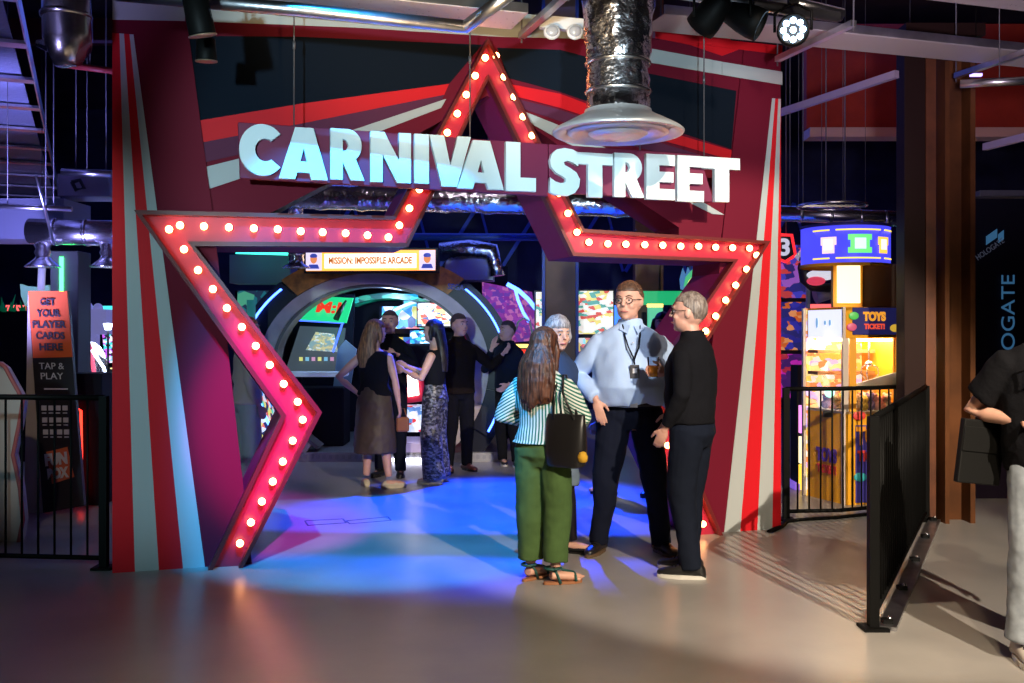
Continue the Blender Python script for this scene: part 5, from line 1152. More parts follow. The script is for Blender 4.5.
    if S.get('face', 1):
        for s in (1, -1):
            e = MB().ell(hp(.031 * s, .0795, HC + .004), (.0105 * hk, .006 * hk, .0045 * hk), RH_).build('eye', m_eyew, root)
            MB().ell(hp(.031 * s, .087, HC + .004), (.0052 * hk, .002 * hk, .0052 * hk), RH_).build('iris', m_iris, e)
            MB().tube([hp(.013 * s, .093, HC + .027), hp(.032 * s, .092, HC + .033), hp(.05 * s, .078, HC + .026)], [.0035, .0042, .0025], 6).build('eyebrow', S.get('hairm', m_lip), root)
        b = MB(); b.tube([hp(-.026, .085, HC - .0625), hp(-.01, .0945, HC - .060), hp(.01, .0945, HC - .060), hp(.026, .085, HC - .0625)], [.003, .0062, .0062, .003], 8); b.build('mouth', m_lip, root)
    # hair
    hm = S.get('hairm'); st = S.get('hair', 'short')
    if hm:
        b = MB(); vol = S.get('hairvol', 0)
        t = MB(); t.ell(V(0, 0, 0), (1, 1, 1), None, 40, 28)
        b = MB(); vs = []
        for v in t.v:
            x, y, z = v
            p = V(x * ((.080 if fem else .0835) + vol), y * (.099 + vol) - .010, z * (.101 + vol) + HC + .019)
            # hairline: tuck the surface into the skull over the face and below the nape
            if st in ('short', 'stubble'):
                line = HC + .058 if y > .35 else (HC + .005 if y > -.15 else HC - .045)
                tuck = p.z < line or (y > .25 and p.z < HC + .062)
                if -.15 < y <= .35: tuck = p.z < HC + .005 + (.04 * (y + .15) / .5)
            elif st == 'long': tuck = y > .30 and p.z < HC + .050
            else: tuck = y > .30 and p.z < HC + .048
            if tuck:
                d = p - V(0, -.005, HC); p = V(0, -.005, HC) + d * .78
            if st == 'stubble' and not tuck: d = p - V(0, -.005, HC + .01); p = V(0, -.005, HC + .01) + d * .965
            p += V(noise.noise(p * 40), noise.noise(p * 40 + V(9, 0, 0)), noise.noise(p * 30 + V(0, 7, 0))) * .004
            vs.append(nk + RH_ @ (V(p.x, p.y + .015, p.z) * hk))
        b.add(vs, t.f, True)
        hl = S.get('hairlen', 0)
        if hl:
            zb = -(hl - .12); rings = []
            hw = S.get('hairw', .095)
            n = 9
            R2 = RH_
            for j in range(n):
                t_ = j / (n - 1); z = HC + .02 - (HC + .02 - zb) * t_
                w_ = (.078 + (hw - .078) * min(1, t_ * 1.6)) * (1 if t_ < .75 else 1 - (t_ - .75) * 1.1)
                back = -.045 - .05 * math.sin(min(1, t_ * 1.3) * 1.6)
                c = V(.0, back - .01, z); rr = (.058 - .018 * t_)
                rings.append((nk + RH_ @ (V(c.x, c.y + .015, min(c.z, 99)) * hk), w_ * hk, rr * hk))
            hb = MB(); hb.loft(rings, 30)
            if det:
                for q in range(22):
                    a = -1 + 2 * q / 21; z1 = zb - .02 + .05 * abs(a) + random.uniform(-.035, .03)
                    hb.tube([nk + RH_ @ (V(a * .07, -.10 + .05 * a * a, HC) * hk), nk + RH_ @ (V(a * hw * .9 + .01 * math.sin(q * 2.1), -.140 + .06 * a * a, .02) * hk), nk + RH_ @ (V(a * hw + .012 * math.sin(q * 1.7), -.150 + .07 * a * a, -.10) * hk), nk + RH_ @ (V(a * hw * .85 + .014 * math.sin(q * 2.9), -.140 + .06 * a * a, z1 * .75 - .03) * hk), nk + RH_ @ (V(a * hw * .75, -.125 + .06 * a * a, z1) * hk)], [.013, .016, .017, .013, .003], 8)
            b.v += []; o_ = len(b.v)
            b.add([v for v in hb.v], hb.f, True)
        if st == 'long' or st == 'bob':
            L_ = S.get('sidelen', .16)
            for s in (1, -1):
                b.tube([hp(.070 * s, .0, HC + .05), hp(.086 * s, .005, HC - .03), hp(.088 * s, .0, HC - L_)], [.022 * hk, .026 * hk, .014 * hk], 10)
        remesh('hair', b, hm, root, .0065 if det else .009, 1, (.003, 45))
    # clothes -----------------------------------------------------------
    T = S.get('top')
    if T:
        m = T['m']; fit = T.get('fit', .016); hem = T.get('hem', .93)
        b = MB(); rg = trings(hem + .001, 1.44, fit, fit)
        z = hem; lo = [t for t in tor if t[0] <= hem][-1] if hem > .8 else tor[0]
        hi = [t for t in tor if t[0] > hem][0]; f = (hem - lo[0]) / max(.001, hi[0] - lo[0])
        r0 = (V(0, lo[3] + (hi[3] - lo[3]) * f + lean(hem), hem) * k, (lo[1] + (hi[1] - lo[1]) * f + fit + T.get('flare', 0)) * k, (lo[2] + (hi[2] - lo[2]) * f + fit + T.get('flare', 0)) * k)
        rg = [r0] + rg
        ntop = 1.445 if T.get('neck', 'crew') == 'low' else 1.475
        rg.append((V(0, lean(1.455) - .006, 1.462) * k, .100 * k, .080 * k)); rg.append((V(0, lean(ntop) - .004, ntop + .012) * k, .070 * k, .068 * k))
        if T.get('neck') == 'low': rg = rg[:-2]
        b.loft(rg, 44)
        sl = T.get('sleeve', 'long')
        for s in 'RL':
            P = J[s + 'S'] + V(0, lean(1.42) * k, 0); E_ = J[s + 'E']; Wr = J[s + 'W']; so = T.get('sfit', .012)
            inn = P * .55 + V(0, lean(1.42), 1.375) * k * .45
            if sl == 'long': b.tube([inn, P, P.lerp(E_, .5), E_, E_.lerp(Wr, .5), E_.lerp(Wr, T.get('sl', .97))], [.048 * k, (.050 + so * .7) * k, (.050 + so) * k, (.042 + so) * k, (.038 + so) * k, (.029 + so * .6) * k], 16)
            elif sl == 'short': b.tube([inn, P, P.lerp(E_, .45), P.lerp(E_, .72)], [.055 * k, (.058 + so) * k, (.056 + so) * k, (.054 + so) * k], 16)
            else: b.ell(inn, (.05 * k, .06 * k, .04 * k))
            if sl == 'none': b.tube([inn, P - V(.02 if s == 'R' else -.02, 0, 0)], [.05 * k, .045 * k], 12)
        if T.get('collar'):
            b.lathe([(.080 * k, -.03), (.074 * k, .03), (.064 * k, .034), (.054 * k, -.03)], nk + V(0, -.004, -.002), 24)
        remesh(T.get('name', 'shirt'), b, m, root, .0085 if det else .011, 9, (T.get('wr', .006), T.get('ws', 9)))
    P_ = S.get('bottom')
    if P_:
        m = P_['m']; b = MB()
        if P_['kind'] == 'trousers':
            wst = P_.get('waist', 1.0); w1 = P_.get('w', (.10, .085, .068, .062, .060)); zc = P_.get('cuff', .06)
            b.loft([(V(0, 0, .80) * k, .135 * k, .10 * k), (V(0, -.005, .88) * k, (.182 * wd) * k, .138 * k), (V(0, -.002, .94) * k, .176 * wd * k, .13 * k), (V(0, bl * .3, wst) * k, (.168 * wd if not fem else .150) * k, (.122 + bl * .4 if not fem else .108) * k)], 28)
            for s in 'RL':
                A = J[s + 'A']; kk = J[s + 'K']; hh = J[s + 'H']
                an = V(A.x, A.y, zc * k)
                b.tube([hh + V(0, 0, .02), hh.lerp(kk, .35), kk + V(0, 0, .02), kk.lerp(an, .45), kk.lerp(an, .85), an], [w * k for w in (w1[0], w1[0] * .96, w1[1], w1[2], w1[3], w1[4])], 18)
            remesh('trousers', b, m, root, .0085 if det else .011, 3, (P_.get('wr', .006), P_.get('ws', 11)))
        else:
            hm_ = P_['hem']; fl = P_.get('flare', .05)
            rg = [(V(0, 0, hm_) * k, (.17 + fl) * k, (.13 + fl) * k), (V(0, 0, hm_ + .02) * k, (.172 + fl) * k, (.132 + fl) * k), (V(0, 0, (hm_ + .92) / 2) * k, (.18 + fl * .6) * k, (.135 + fl * .5) * k), (V(0, -.01, .90) * k, .190 * k, .142 * k), (V(0, 0, .98) * k, .17 * k, .125 * k), (V(0, 0, 1.06) * k, .140 * k, .105 * k)]
            b.loft(rg, 32); remesh('skirt', b, m, root, .012, 3, (.010, 10))
    if S.get('tights'):
        b = MB()
        for s in 'RL': b.tube([J[s + 'H'].lerp(J[s + 'K'], .4), J[s + 'K'], J[s + 'K'].lerp(J[s + 'A'], .3), J[s + 'A'] + V(0, 0, .01)], [.082 * k, .057 * k, .059 * k, .041 * k], 14)
        b2 = b; o = b.build('tights', S['tights'], root)
    Sh = S.get('shoe')
    if Sh:
        for s in 'RL':
            fy = math.radians(S.get(s + 'foot', -12 if s == 'R' else 12)); R = Matrix.Rotation(fy, 3, 'Z'); a = J[s + 'A']; g = V(a.x, a.y, 0); fs = Sh.get('size', 1) * k
            z0 = S.get('footz' + s, 0)
            L0, L1 = -.085 * fs, .195 * fs
            out = []
            for q in range(28):
                t = 2 * math.pi * q / 28; y = (L0 + L1) / 2 + (L1 - L0) / 2 * math.sin(t); w = .044 * fs * (1 - .12 * math.sin(t) ** 2) * math.copysign(abs(math.cos(t)) ** .75, math.cos(t)) * (1.08 if y > .06 else .9)
                out.append((w, y))
            soleh = Sh.get('sole', .025)
            if Sh['kind'] == 'sandal':
                b = MB(); b.add([g + R @ V(x, y, z) for z in (0.002, .018) for x, y in out], [tuple(range(28))[::-1], tuple(range(28, 56))] + [(q, (q + 1) % 28, 28 + (q + 1) % 28, 28 + q) for q in range(28)])
                so_ = b.build('sandal', Sh['solem'], root)
                b = MB()
                def lp(y, w, h, z=.02, dy=0): return [g + R @ V(w * math.cos(t), y + dy * math.sin(t), z + h * math.sin(t)) for t in [math.pi * q / 10 for q in range(11)]]
                b.tube(lp(.12, .045, .045), .009, 8, flat=.5); b.tube(lp(.02, .044, .085, .01, -.03), .010, 8, flat=.5); b.tube([g + R @ V(.042 * math.cos(t), -.02 + .045 * math.sin(t), .10) for t in [2 * math.pi * q / 16 for q in range(17)]], .008, 8)
                b.tube([g + R @ V(0, .12, .066), g + R @ V(0, .05, .085), g + R @ V(0, .03, .10)], .008, 8)
                b.build('strap', Sh['m'], so_)
                b = MB()
                for q in range(5): b.ell(g + R @ V(-.03 + .015 * q if s == 'R' else .03 - .015 * q, .185 - .011 * abs(q) * (1 if q > 0 else 1) , .028), (.009, .018, .009), R, 10, 6)
                b.build('toes', sk, so_)
                continue
            b = MB()
            # upper: stack of outlines that shrink and slide back
            lay = [(0.012, 1.0, 0), (.035, 1.0, 0), (.055, .93, -.004)]
            vs = []
            pr = []
            for y, h, w in ((-.083, .02, .018), (-.078, .055, .030), (-.05, .095, .037), (-.01, .105, .037), (.03, .088, .037), (.07, .068, .040), (.11, .055, .042), (.15, .047, .040), (.18, .038, .028), (.193, .026, .012)):
                pr.append((y * fs, h * fs * Sh.get('high', 1) if y < .05 else h * fs, w * fs))
            n2 = 12; fcs = []
            for y, h, w in pr:
                for q in range(n2):
                    t = 2 * math.pi * q / n2; cz = h / 2 + .01; vs.append(g + R @ V(w * math.cos(t), y, z0 + cz + (h / 2) * math.sin(t)))
            for i in range(len(pr) - 1):
                for q in range(n2): fcs.append((i * n2 + q, i * n2 + (q + 1) % n2, (i + 1) * n2 + (q + 1) % n2, (i + 1) * n2 + q))
            fcs += [tuple(range(n2)), tuple((len(pr) - 1) * n2 + q for q in range(n2))]
            b.add(vs, fcs, True); sho = b.build('shoe', Sh['m'], root)
            b = MB(); b.add([g + R @ V(x, y, z0 + z) for z in (0.001, soleh) for x, y in out], [tuple(range(28))[::-1], tuple(range(28, 56))] + [(q, (q + 1) % 28, 28 + (q + 1) % 28, 28 + q) for q in range(28)])
            b.build('sole', Sh['solem'], sho)
            if Sh.get('laces'):
                b = MB()
                for q in range(4):
                    y = (.045 + q * .02) * fs; hh = (.085 - q * .010) * fs + .012
                    b.tube([g + R @ V(-.022 * fs, y, z0 + hh - .01), g + R @ V(0, y, z0 + hh), g + R @ V(.022 * fs, y, z0 + hh - .01)], .003, 6)
                b.build('laces', Sh.get('lacem', m_blackm), sho)
    if S.get('glasses'):
        b = MB()
        for s in (1, -1):
            ring = [hp(.031 * s + .021 * math.cos(t), .098 - abs(.012 * math.cos(t)), HC + .003 + .0165 * math.sin(t)) for t in [2 * math.pi * q / 16 for q in range(17)]]
            b.tube(ring, .0022, 6); b.tube([hp(.052 * s, .090, HC + .008), hp(.079 * s, .06, HC + .008), hp(.082 * s, -.01, HC + .004)], .0022, 6)
        b.tube([hp(-.011, .098, HC + .006), hp(.011, .098, HC + .006)], .002, 6); b.build('glasses', m_blackm, root)
    S['root'] = root; S['J'] = J; S['hp'] = hp; S['k'] = k; S['HC'] = HC; S['tor'] = tor
    return S
def toworld(S, v): return Matrix.Translation((S['x'], S['y'], 0)) @ Matrix.Rotation(math.radians(S['rz']), 4, 'Z') @ V(*v)

def stripe_mat():
    m = bpy.data.materials.new('striped_shirt_cloth'); m.use_nodes = True; nt = m.node_tree; b = nt.nodes['Principled BSDF']; b.inputs['Roughness'].default_value = .8
    tc = nt.nodes.new('ShaderNodeTexCoord'); sx = nt.nodes.new('ShaderNodeSeparateXYZ'); nt.links.new(tc.outputs['Object'], sx.inputs[0])
    def mth(op, a, b_=None):
        n = nt.nodes.new('ShaderNodeMath'); n.operation = op
        for i, v in enumerate((a, b_)):
            if v is None: continue
            if isinstance(v, (int, float)): n.inputs[i].default_value = v
            else: nt.links.new(v, n.inputs[i])
        return n.outputs[0]
    ax = mth('ABSOLUTE', sx.outputs[0]); 
    # back and front panels: upright stripes; sleeves and yoke: stripes across
    outer = mth('GREATER_THAN', ax, .158); yoke = mth('GREATER_THAN', sx.outputs[2], 1.18)
    across = mth('MAXIMUM', outer, yoke)
    cz = mth('ADD', sx.outputs[2], mth('MULTIPLY', ax, .55))
    c = nt.nodes.new('ShaderNodeMix'); c.data_type = 'FLOAT'; nt.links.new(across, c.inputs[0]); nt.links.new(sx.outputs[0], c.inputs[2]); nt.links.new(cz, c.inputs[3])
    s = mth('SINE', mth('MULTIPLY', c.outputs[0], 2 * math.pi / .0205))
    f = mth('GREATER_THAN', s, -.1)
    mx = nt.nodes.new('ShaderNodeMix'); mx.data_type = 'RGBA'; nt.links.new(f, mx.inputs[0]); mx.inputs[6].default_value = (.01, .14, .10, 1); mx.inputs[7].default_value = (.62, .66, .60, 1)
    nt.links.new(mx.outputs[2], b.inputs['Base Color']); return m
c_black = mat('black_cloth', (.006, .006, .008), .9, bump=.2, bscale=60, spec=.12); c_navy = mat('dark_navy_cloth', (.007, .010, .020), .9, spec=.12); c_shirt = mat('light_blue_cotton', (.38, .52, .78), .75, bump=.08, bscale=90)
c_green = mat('olive_green_cotton', (.060, .11, .035), .9, spec=.15, vary=.15, vscale=9); c_ink = mat('dark_jeans', (.006, .008, .018), .9, spec=.12)
c_olive = mat('olive_satin', (.055, .036, .020), .6, vary=.2); c_jeans = mat('pale_jeans', (.24, .27, .31), .85, vary=.2, vscale=20)
c_floral = mat('printed_cloth', (.1, .1, .1), .8)
def floral():
    m = art('black_white_print_cloth', [(.015, .015, .02), (.20, .20, .22), (.03, .03, .035), (.10, .10, .12)], 16, 0, 2.0, True); return m
h_brown = hairmat('auburn_hair', (.022, .006, .003), (.14, .042, .015)); h_sand = hairmat('sandy_hair', (.08, .04, .02), (.2, .11, .06)); h_grey = hairmat('grey_brown_hair', (.10, .07, .055), (.26, .2, .16))
h_silver = hairmat('silver_hair', (.16, .15, .16), (.42, .4, .42)); h_blonde = hairmat('blonde_brown_hair', (.06, .026, .012), (.28, .13, .05)); h_black = hairmat('black_hair', (.006, .004, .004), (.03, .02, .018)); h_stub = mat('cropped_hair', (.06, .035, .025), .8)
s_black = mat('black_leather', (.012, .011, .011), .35); s_white = mat('white_sole', (.6, .58, .54), .6); s_tan = mat('tan_sole', (.30, .12, .05), .6); s_cream = mat('cream_trainer', (.55, .48, .36), .7)

# tall man in the pale blue shirt
tall = person(dict(H=1.90, x=.83, y=7.02, rz=180, voxel=.008, label='tall person in light blue shirt with glasses and dark lanyard, facing the camera', skin=m_skin2,
    J=dict(RE=(.345, -.06, 1.15), RW=(.235, .135, 1.01), LE=(-.325, -.05, 1.15), LW=(-.235, .13, .93), RK=(.155, .02, .49), LK=(-.15, .03, .49), RA=(.20, -.02, .085), LA=(-.20, .0, .085), RH=(.10, 0, .90), LH=(-.10, 0, .90)),
    wide=1.16, belly=.075, yaw=-26, pitch=-4, hair='short', hairm=hairmat('brown_hair', (.04, .018, .01), (.12, .06, .035)), glasses=1, Rfoot=-28, Lfoot=24,
    Rhand=dict(d=(-.25, .15, -1), n=(-.2, -1, 0), t=(-1, .3, 0), curl=.12), Lhand=dict(d=(.35, .35, -1), n=(.3, -1, 0), t=(1, .3, 0), curl=.5),
    top=dict(m=c_shirt, fit=.022, sfit=.022, hem=.955, wr=.016, ws=5.5, collar=1), bottom=dict(kind='trousers', m=c_ink, wr=.012, ws=8, w=(.112, .085, .070, .064, .064), waist=.985), shoe=dict(kind='shoe', m=s_black, solem=mat('brown_sole', (.10, .06, .03), .6), laces=1)))
r = tall['root']; k = tall['k']
b = MB(); b.loft([(V(0, .02, .958) * k, .222 * k, .165 * k), (V(0, .02, .982) * k, .222 * k, .165 * k)], 32); b.build('belt', s_black, r)
MB().box(V(0, .19, .970) * k, (.05, .012, .034)).build('belt_buckle', m_galv, r)
b = MB()
for s in (1, -1): b.tube([V(.055 * s, .055, 1.475) * k, V(.05 * s, .115, 1.41) * k, V(.032 * s, .182, 1.33) * k, V(.0, .212, 1.255) * k], .0055, 6)
b.tube([V(0, .212, 1.255) * k, V(0, .228, 1.225) * k], .005, 6); lan = b.build('lanyard', c_navy, r)
bg = MB().box(V(0, .232, 1.18) * k, (.062, .008, .092)).build('name_badge', mat('badge_card', (.03, .03, .04), .4), r); MB().box(V(0, .2375, 1.185) * k, (.028, .002, .034)).build('badge_photo', mat('badge_pale', (.5, .5, .55), .5), bg)
for s in (1, -1):
    b = MB(); a_ = V(.008 * s, .072, 1.458) * k; b.add([V(.066 * s, .035, 1.488) * k, V(.012 * s, .088, 1.470) * k, V(.034 * s, .122, 1.418) * k, V(.080 * s, .088, 1.446) * k, V(.066 * s, .030, 1.478) * k, V(.012 * s, .080, 1.457) * k, V(.034 * s, .114, 1.411) * k, V(.080 * s, .080, 1.439) * k], [(0, 1, 2, 3), (7, 6, 5, 4), (0, 4, 5, 1), (1, 5, 6, 2), (2, 6, 7, 3), (3, 7, 4, 0)]); b.build('collar_flap', c_shirt, r)
b = MB()
for q in range(5): b.ell(V(0, .158 + .03 * math.sin(q * .7), 1.36 - q * .09) * k, (.006, .004, .006), None, 8, 6)
b.build('shirt_buttons', mat('pearl_button', (.7, .72, .78), .3), r)

# man in black holding beer
dark = person(dict(H=1.80, x=1.15, y=6.38, rz=58, voxel=.008, label='person in black shirt and dark trousers holding a beer, seen from behind in profile', skin=m_skin2,
    J=dict(RE=(.235, .05, 1.13), RW=(.10, .20, 1.245), LE=(-.235, -.03, 1.13), LW=(-.205, .09, .93), RK=(.09, .05, .49), LK=(-.085, .04, .49), RA=(.10, .06, .085), LA=(-.09, -.03, .085)),
    wide=1.04, belly=.02, yaw=14, pitch=0, hair='short', hairm=h_grey, glasses=1, Rfoot=4, Lfoot=16,
    Rhand=dict(d=(-.35, 1, .1), n=(-1, -.2, 0), t=(0, .2, 1), curl=.62), Lhand=dict(d=(.1, .45, -1), n=(1, .2, .2), t=(0, 1, .4), curl=.45),
    top=dict(m=c_black, fit=.020, sfit=.014, hem=.945, wr=.012, ws=7, collar=1), bottom=dict(kind='trousers', m=c_navy, wr=.012, ws=8, w=(.108, .088, .072, .066, .066)), shoe=dict(kind='shoe', m=s_black, solem=s_white, laces=1, size=1.08)))
gw_ = toworld(dark, (dark['J']['RW'] + V(-.055, .085, .03)))
cup = thing('beer_cup', 'clear plastic cup half full of amber beer held up between two standing people', 'cup', tuple(gw_ - Vector((0, 0, .05))))
clearp = mat('clear_plastic', (.95, .97, 1), .03, trans=1.0); clearp.node_tree.nodes['Principled BSDF'].inputs['IOR'].default_value = 1.08
cb = gw_ - Vector((0, 0, .06))
MB().lathe([(.001, 0), (.030, 0), (.040, .135), (.038, .135), (.0285, .004), (.001, .004)], cb, 24).build('cup_wall', clearp, cup)
MB().lathe([(.001, .006), (.028, .006), (.0335, .072), (.001, .072)], cb, 24).build('beer', mat('amber_beer', (.85, .30, .03), .15), cup)

# woman in striped shirt, back to the camera
strp = person(dict(H=1.57, x=.19, y=6.2, rz=-22, fem=1, voxel=.008, label='person in striped shirt and green trousers with long auburn hair, back to the camera',
    J=dict(RE=(.285, .0, 1.14), RW=(.17, .235, 1.06), LE=(-.285, -.02, 1.15), LW=(-.13, .235, 1.10), RK=(.10, .02, .50), LK=(-.10, .02, .50), RA=(.10, -.02, .085), LA=(-.10, .03, .085)),
    wide=1.12, yaw=-8, pitch=-4, hair='long', hairm=h_brown, hairlen=.36, hairw=.130, hairvol=.014, sidelen=.20, Rfoot=-52, Lfoot=-20, face=1,
    Rhand=dict(n=(0, 0, -1), t=(-1, 0, 1)), Lhand=dict(n=(0, 0, -1), t=(1, 0, 1)),
    top=dict(m=stripe_mat(), fit=.026, sfit=.030, hem=.965, flare=.018, wr=.008, ws=8, sl=.92, neck='crew', name='striped_shirt'),
    bottom=dict(kind='trousers', m=c_green, w=(.118, .100, .092, .090, .088), cuff=.15, waist=1.03, wr=.007), shoe=dict(kind='sandal', m=mat('teal_strap', (.01, .07, .06), .5), solem=s_tan)))
# tote bag on her shoulder
tb = toworld(strp, V(.185, -.10, .735)); 
tote = thing('tote_bag', 'black leather tote bag hanging from the shoulder of the person in stripes', 'bag', tuple(tb + Vector((0, 0, 0))))
Rb = Matrix.Rotation(math.radians(-22 - 8), 3, 'Z')
vs = []; rows = [(.0, .105, .050), (.015, .125, .060), (.12, .137, .062), (.24, .132, .045), (.315, .128, .022), (.32, .124, .018), (.26, .118, .018)]
sg = 28
for z, rx, ry in rows:
    for q in range(sg):
        t = 2 * math.pi * q / sg; c_, s_ = math.cos(t), math.sin(t)
        vs.append(tb + Rb @ V(math.copysign(abs(c_) ** .6, c_) * rx, math.copysign(abs(s_) ** .7, s_) * ry, z))
b = MB(); b.add(vs, [(i * sg + q, i * sg + (q + 1) % sg, (i + 1) * sg + (q + 1) % sg, (i + 1) * sg + q) for i in range(len(rows) - 1) for q in range(sg)] + [tuple(range(sg))[::-1]], True); b.build('bag_body', s_black, tote)
shl = toworld(strp, strp['J']['RS'] + V(-.01, 0, .065))
for s in (1, -1):
    a0 = tb + Rb @ V(-.07, .028 * s, .29); a1 = tb + Rb @ V(.07, .028 * s, .29)
    top_ = shl + Rb @ V(0, .02 * s - .005, 0)
    MB().tube([a0, a0.lerp(top_, .6) + Rb @ V(.0, -.045 if s < 0 else .02, 0), top_ + Rb @ V(-.015, 0, 0), top_ + Rb @ V(.015, 0, 0), a1.lerp(top_, .6) + Rb @ V(0, -.045 if s < 0 else .02, 0), a1], .0075, 8).build('bag_handle', s_black, tote)
b = MB(); b.lathe([(.001, 0), (.028, .01), (.032, .04), (.02, .065), (.001, .07)], tb + Rb @ V(.128, -.03, .035), 12); b.build('yellow_pompom', mat('mustard_cloth', (.6, .33, .02), .8, bump=.5, bscale=80), tote)

# woman behind her
person(dict(H=1.665, x=.30, y=7.0, rz=-152, fem=1, voxel=.009, label='silver-haired person in dark jacket mostly hidden behind the person in stripes',
    J=dict(RE=(.23, .0, 1.13), RW=(.12, .20, 1.05), LE=(-.23, .0, 1.13), LW=(-.1, .2, 1.05), RK=(.06, .02, .49), LK=(-.09, .02, .49), RA=(.05, -.02, .085), LA=(-.12, .04, .085)), pitch=-10, hair='bob', hairm=h_silver, hairlen=.10, hairvol=.01, sidelen=.07, Lfoot=42, Rfoot=-5,
    top=dict(m=mat('navy_wool', (.012, .025, .06), .9), fit=.03, sfit=.02, hem=.93, flare=.02, name='jacket'), bottom=dict(kind='skirt', m=mat('grey_blue_skirt', (.12, .16, .20), .8), hem=.50, flare=.02), tights=mat('black_tights', (.008, .006, .008), .5), shoe=dict(kind='shoe', m=s_black, solem=s_black, size=.9, high=.55, sole=.012)))
# background group
wa = person(dict(H=1.67, x=-1.375, y=10.0, rz=-12, fem=1, voxel=.011, label='person in sleeveless black top and brown skirt with a hand on the hip',
    J=dict(RE=(.225, .0, 1.12), RW=(.25, .05, .87), LE=(-.38, -.06, 1.15), LW=(-.19, -.02, .99), RK=(.11, .0, .49), LK=(-.07, .02, .49), RA=(.17, -.04, .085), LA=(-.10, .02, .085)), wide=1.12, yaw=-42, hair='long', hairm=h_blonde, hairlen=.34, hairw=.10, hairvol=.008, sidelen=.12, Rfoot=-60, Lfoot=30,
    Lhand=dict(d=(.9, -.3, -.5), n=(.4, 1, 0), t=(0, 0, 1)),
    top=dict(m=c_black, fit=.014, hem=.96, sleeve='none', neck='low', name='black_top'), bottom=dict(kind='skirt', m=c_olive, hem=.36, flare=.055), shoe=dict(kind='shoe', m=s_cream, solem=s_cream, size=.95, high=.7)))
hb = toworld(wa, wa['J']['RW'] + V(.02, .06, -.17)); t = thing('handbag', 'small tan handbag held low beside the brown skirt', 'bag', tuple(hb - Vector((0, 0, .13))))
MB().box(hb - Vector((0, 0, .04)), (.13, .06, .15)).build('bag_body', mat('tan_leather', (.26, .09, .03), .5), t, .02); MB().tube([hb + V(-.04, 0, .03), hb + V(-.02, 0, .12), hb + V(.02, 0, .12), hb + V(.04, 0, .03)], .006, 6).build('bag_handle', mat('tan_leather'), t)
person(dict(H=1.78, x=-1.31, y=10.75, rz=172, voxel=.011, label='person in black shirt with hand on chest, facing the blonde person', skin=m_skin2,
    J=dict(RE=(.30, .02, 1.15), RW=(.14, .24, 1.20), LE=(-.28, .02, 1.15), LW=(-.14, .22, 1.29)), hair='stubble', hairm=h_stub, yaw=4, Lhand=dict(d=(1, .1, .1), n=(0, -1, 0), t=(0, 0, 1), curl=.1), Rhand=dict(d=(-1, .3, .1), n=(0, 0, -1), t=(0, .2, 1)),
    top=dict(m=c_black, fit=.02, hem=.93, collar=1), bottom=dict(kind='trousers', m=c_ink), shoe=dict(kind='shoe', m=s_black, solem=s_black)))
wb = person(dict(H=1.68, x=-.79, y=10.3, rz=78, fem=1, voxel=.011, label='person with long black hair in black top and grey printed trousers, in profile',
    J=dict(RE=(.20, .14, 1.14), RW=(.06, .33, 1.24), LE=(-.19, .10, 1.12), LW=(-.12, .30, 1.20)), yaw=0, wide=1.05, hair='long', hairm=h_black, hairlen=.40, hairw=.085, hairvol=.004, sidelen=.10,
    top=dict(m=c_black, fit=.012, hem=1.04, sleeve='none', neck='low', name='black_top'), bottom=dict(kind='trousers', m=floral(), w=(.118, .115, .118, .122, .125), cuff=.05, waist=1.06), shoe=dict(kind='shoe', m=s_cream, solem=s_cream, size=.95)))
mc = toworld(wb, wb['J']['LW'] + V(.02, .12, .10)); t = thing('microphone', 'black handheld microphone held up by the person with long black hair', 'microphone', tuple(mc - Vector((0, 0, .1))))
MB().tube([mc - V(-.01, 0, .12), mc + V(-.01, 0, .03)], [.012, .017], 12).build('handle', m_blackp, t); MB().ell(mc + V(-.012, 0, .055), .032).build('foam_head', m_blackm, t)
person(dict(H=1.75, x=-.60, y=11.15, rz=205, voxel=.011, label='person in dark brown suit reaching an arm out to the grey ring', skin=m_skin2,
    J=dict(RE=(.25, 0, 1.13), RW=(.26, .1, .88), LE=(-.42, -.02, 1.16), LW=(-.50, .10, 1.30)), yaw=18, hair='short', hairm=h_stub,
    top=dict(m=mat('brown_suit', (.010, .006, .004), .9, spec=.1), fit=.028, sfit=.018, hem=.86, flare=.01, name='jacket', collar=1), bottom=dict(kind='trousers', m=c_black), shoe=dict(kind='shoe', m=mat('brown_leather', (.12, .03, .02), .4), solem=s_black)))
person(dict(H=1.68, x=-.04, y=11.6, rz=140, voxel=.011, label='balding person in dark zip jacket touching their face, beside the blue light arc',
    J=dict(RE=(.26, .14, 1.16), RW=(.075, .23, 1.40), LE=(-.26, .02, 1.13), LW=(-.18, .2, 1.0)), yaw=-10, hair='stubble', hairm=h_stub, Rhand=dict(d=(-.15, -.3, 1), n=(0, -1, 0), t=(-1, 0, 0), curl=.1), Rfoot=50, Lfoot=40,
    top=dict(m=c_navy, fit=.026, hem=.92, collar=1, name='jacket'), bottom=dict(kind='trousers', m=c_black), shoe=dict(kind='shoe', m=s_black, solem=s_white)))
person(dict(H=1.70, x=-2.57, y=9.7, rz=-60, fem=1, voxel=.011, label='person in beige top and grey trousers glimpsed in the gap behind the left star arm', skin=m_skin,
    hair='bob', hairm=mat('ginger_hair', (.5, .16, .03), .6), hairlen=.18, sidelen=.12, top=dict(m=mat('beige_knit', (.42, .30, .26), .9), fit=.03, sfit=.025, hem=.88, name='jumper'), bottom=dict(kind='trousers', m=mat('grey_trousers', (.28, .27, .28), .8), w=(.11, .10, .09, .085, .085)), shoe=dict(kind='shoe', m=s_cream, solem=s_white)))
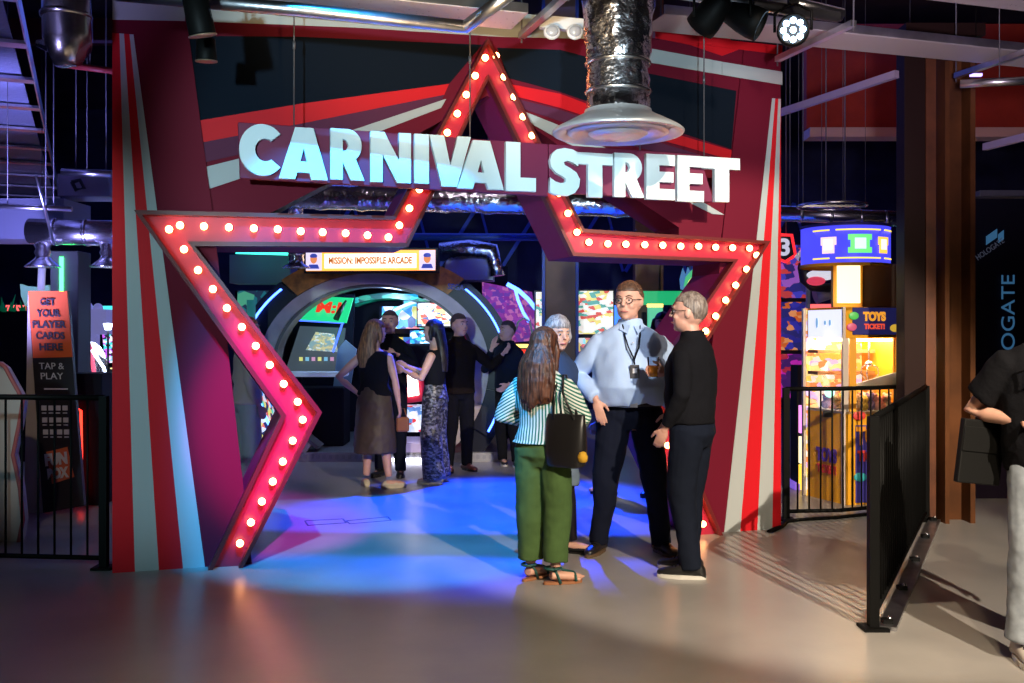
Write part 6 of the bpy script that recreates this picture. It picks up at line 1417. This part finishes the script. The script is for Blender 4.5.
person(dict(H=1.36, x=.90, y=9.5, rz=100, voxel=.011, label='small dark-clothed person half hidden behind the tall person in light blue', hair='short', hairm=h_black,
    top=dict(m=c_black, fit=.02, hem=.9), bottom=dict(kind='trousers', m=c_black), shoe=dict(kind='shoe', m=s_black, solem=s_black)))
person(dict(H=1.74, x=1.42, y=9.4, rz=150, fem=1, voxel=.011, label='dark-haired person in pink top glimpsed between the two people in front', hair='long', hairm=h_black, hairlen=.25, yaw=20,
    top=dict(m=mat('hot_pink', (.65, .02, .13), .7), fit=.02, hem=.88, name='pink_top'), bottom=dict(kind='trousers', m=c_black), shoe=dict(kind='shoe', m=s_black, solem=s_black)))
# walker at the right edge
wk = person(dict(H=1.80, x=2.565, y=4.74, rz=168, voxel=.0088, label='person in black T-shirt and pale jeans walking out of the right edge of the picture',
    J=dict(RE=(.33, -.10, 1.13), RW=(.17, .10, 1.10), RK=(.12, .10, .50), RA=(.15, .07, .085), LK=(-.10, -.02, .49), LA=(-.11, -.18, .12), LW=(-.28, .02, .9)), wide=1.12, belly=.04, hair='short', hairm=h_sand, Rfoot=6,
    Rhand=dict(n=(0, 0, -1), t=(0, 1, 0), curl=.5),
    top=dict(m=c_black, fit=.028, sfit=.026, hem=.86, sleeve='short', wr=.009), bottom=dict(kind='trousers', m=c_jeans, cuff=.10, w=(.112, .095, .082, .078, .078)), shoe=dict(kind='shoe', m=mat('grey_trainer', (.4, .36, .33), .6), solem=s_white, laces=1)))
b = MB()
for a_, c_ in (((.075, 1.27), (.16, 1.27)), ((.16, 1.27), (.16, 1.36)), ((.16, 1.36), (.075, 1.36)), ((.075, 1.36), (.075, 1.27))):
    b.bar(V(a_[0], .168, a_[1]) * wk['k'], V(c_[0], .168, c_[1]) * wk['k'], .008, .006, up=(0, 1, 0))
b.build('shirt_print', mat('pink_print', (.7, .25, .5), .6), wk['root'])
fb = W(980, 452, 4.85); t = thing('black_folder', 'flat black document case carried at the hip of the walking person', 'case', tuple(fb - V(0, 0, .16)))
Rf = Matrix.Rotation(.12, 3, 'Y') @ Matrix.Rotation(.25, 3, 'Z')
MB().box(fb, (.24, .035, .31), Rf).build('case_body', mat('matt_black_board', (.005, .005, .005), .6, spec=.2), t, .006)
MB().box(fb + Rf @ V(0, -.021, .06), (.235, .006, .12), Rf).build('case_flap', mat('matt_black_board'), t, .002)
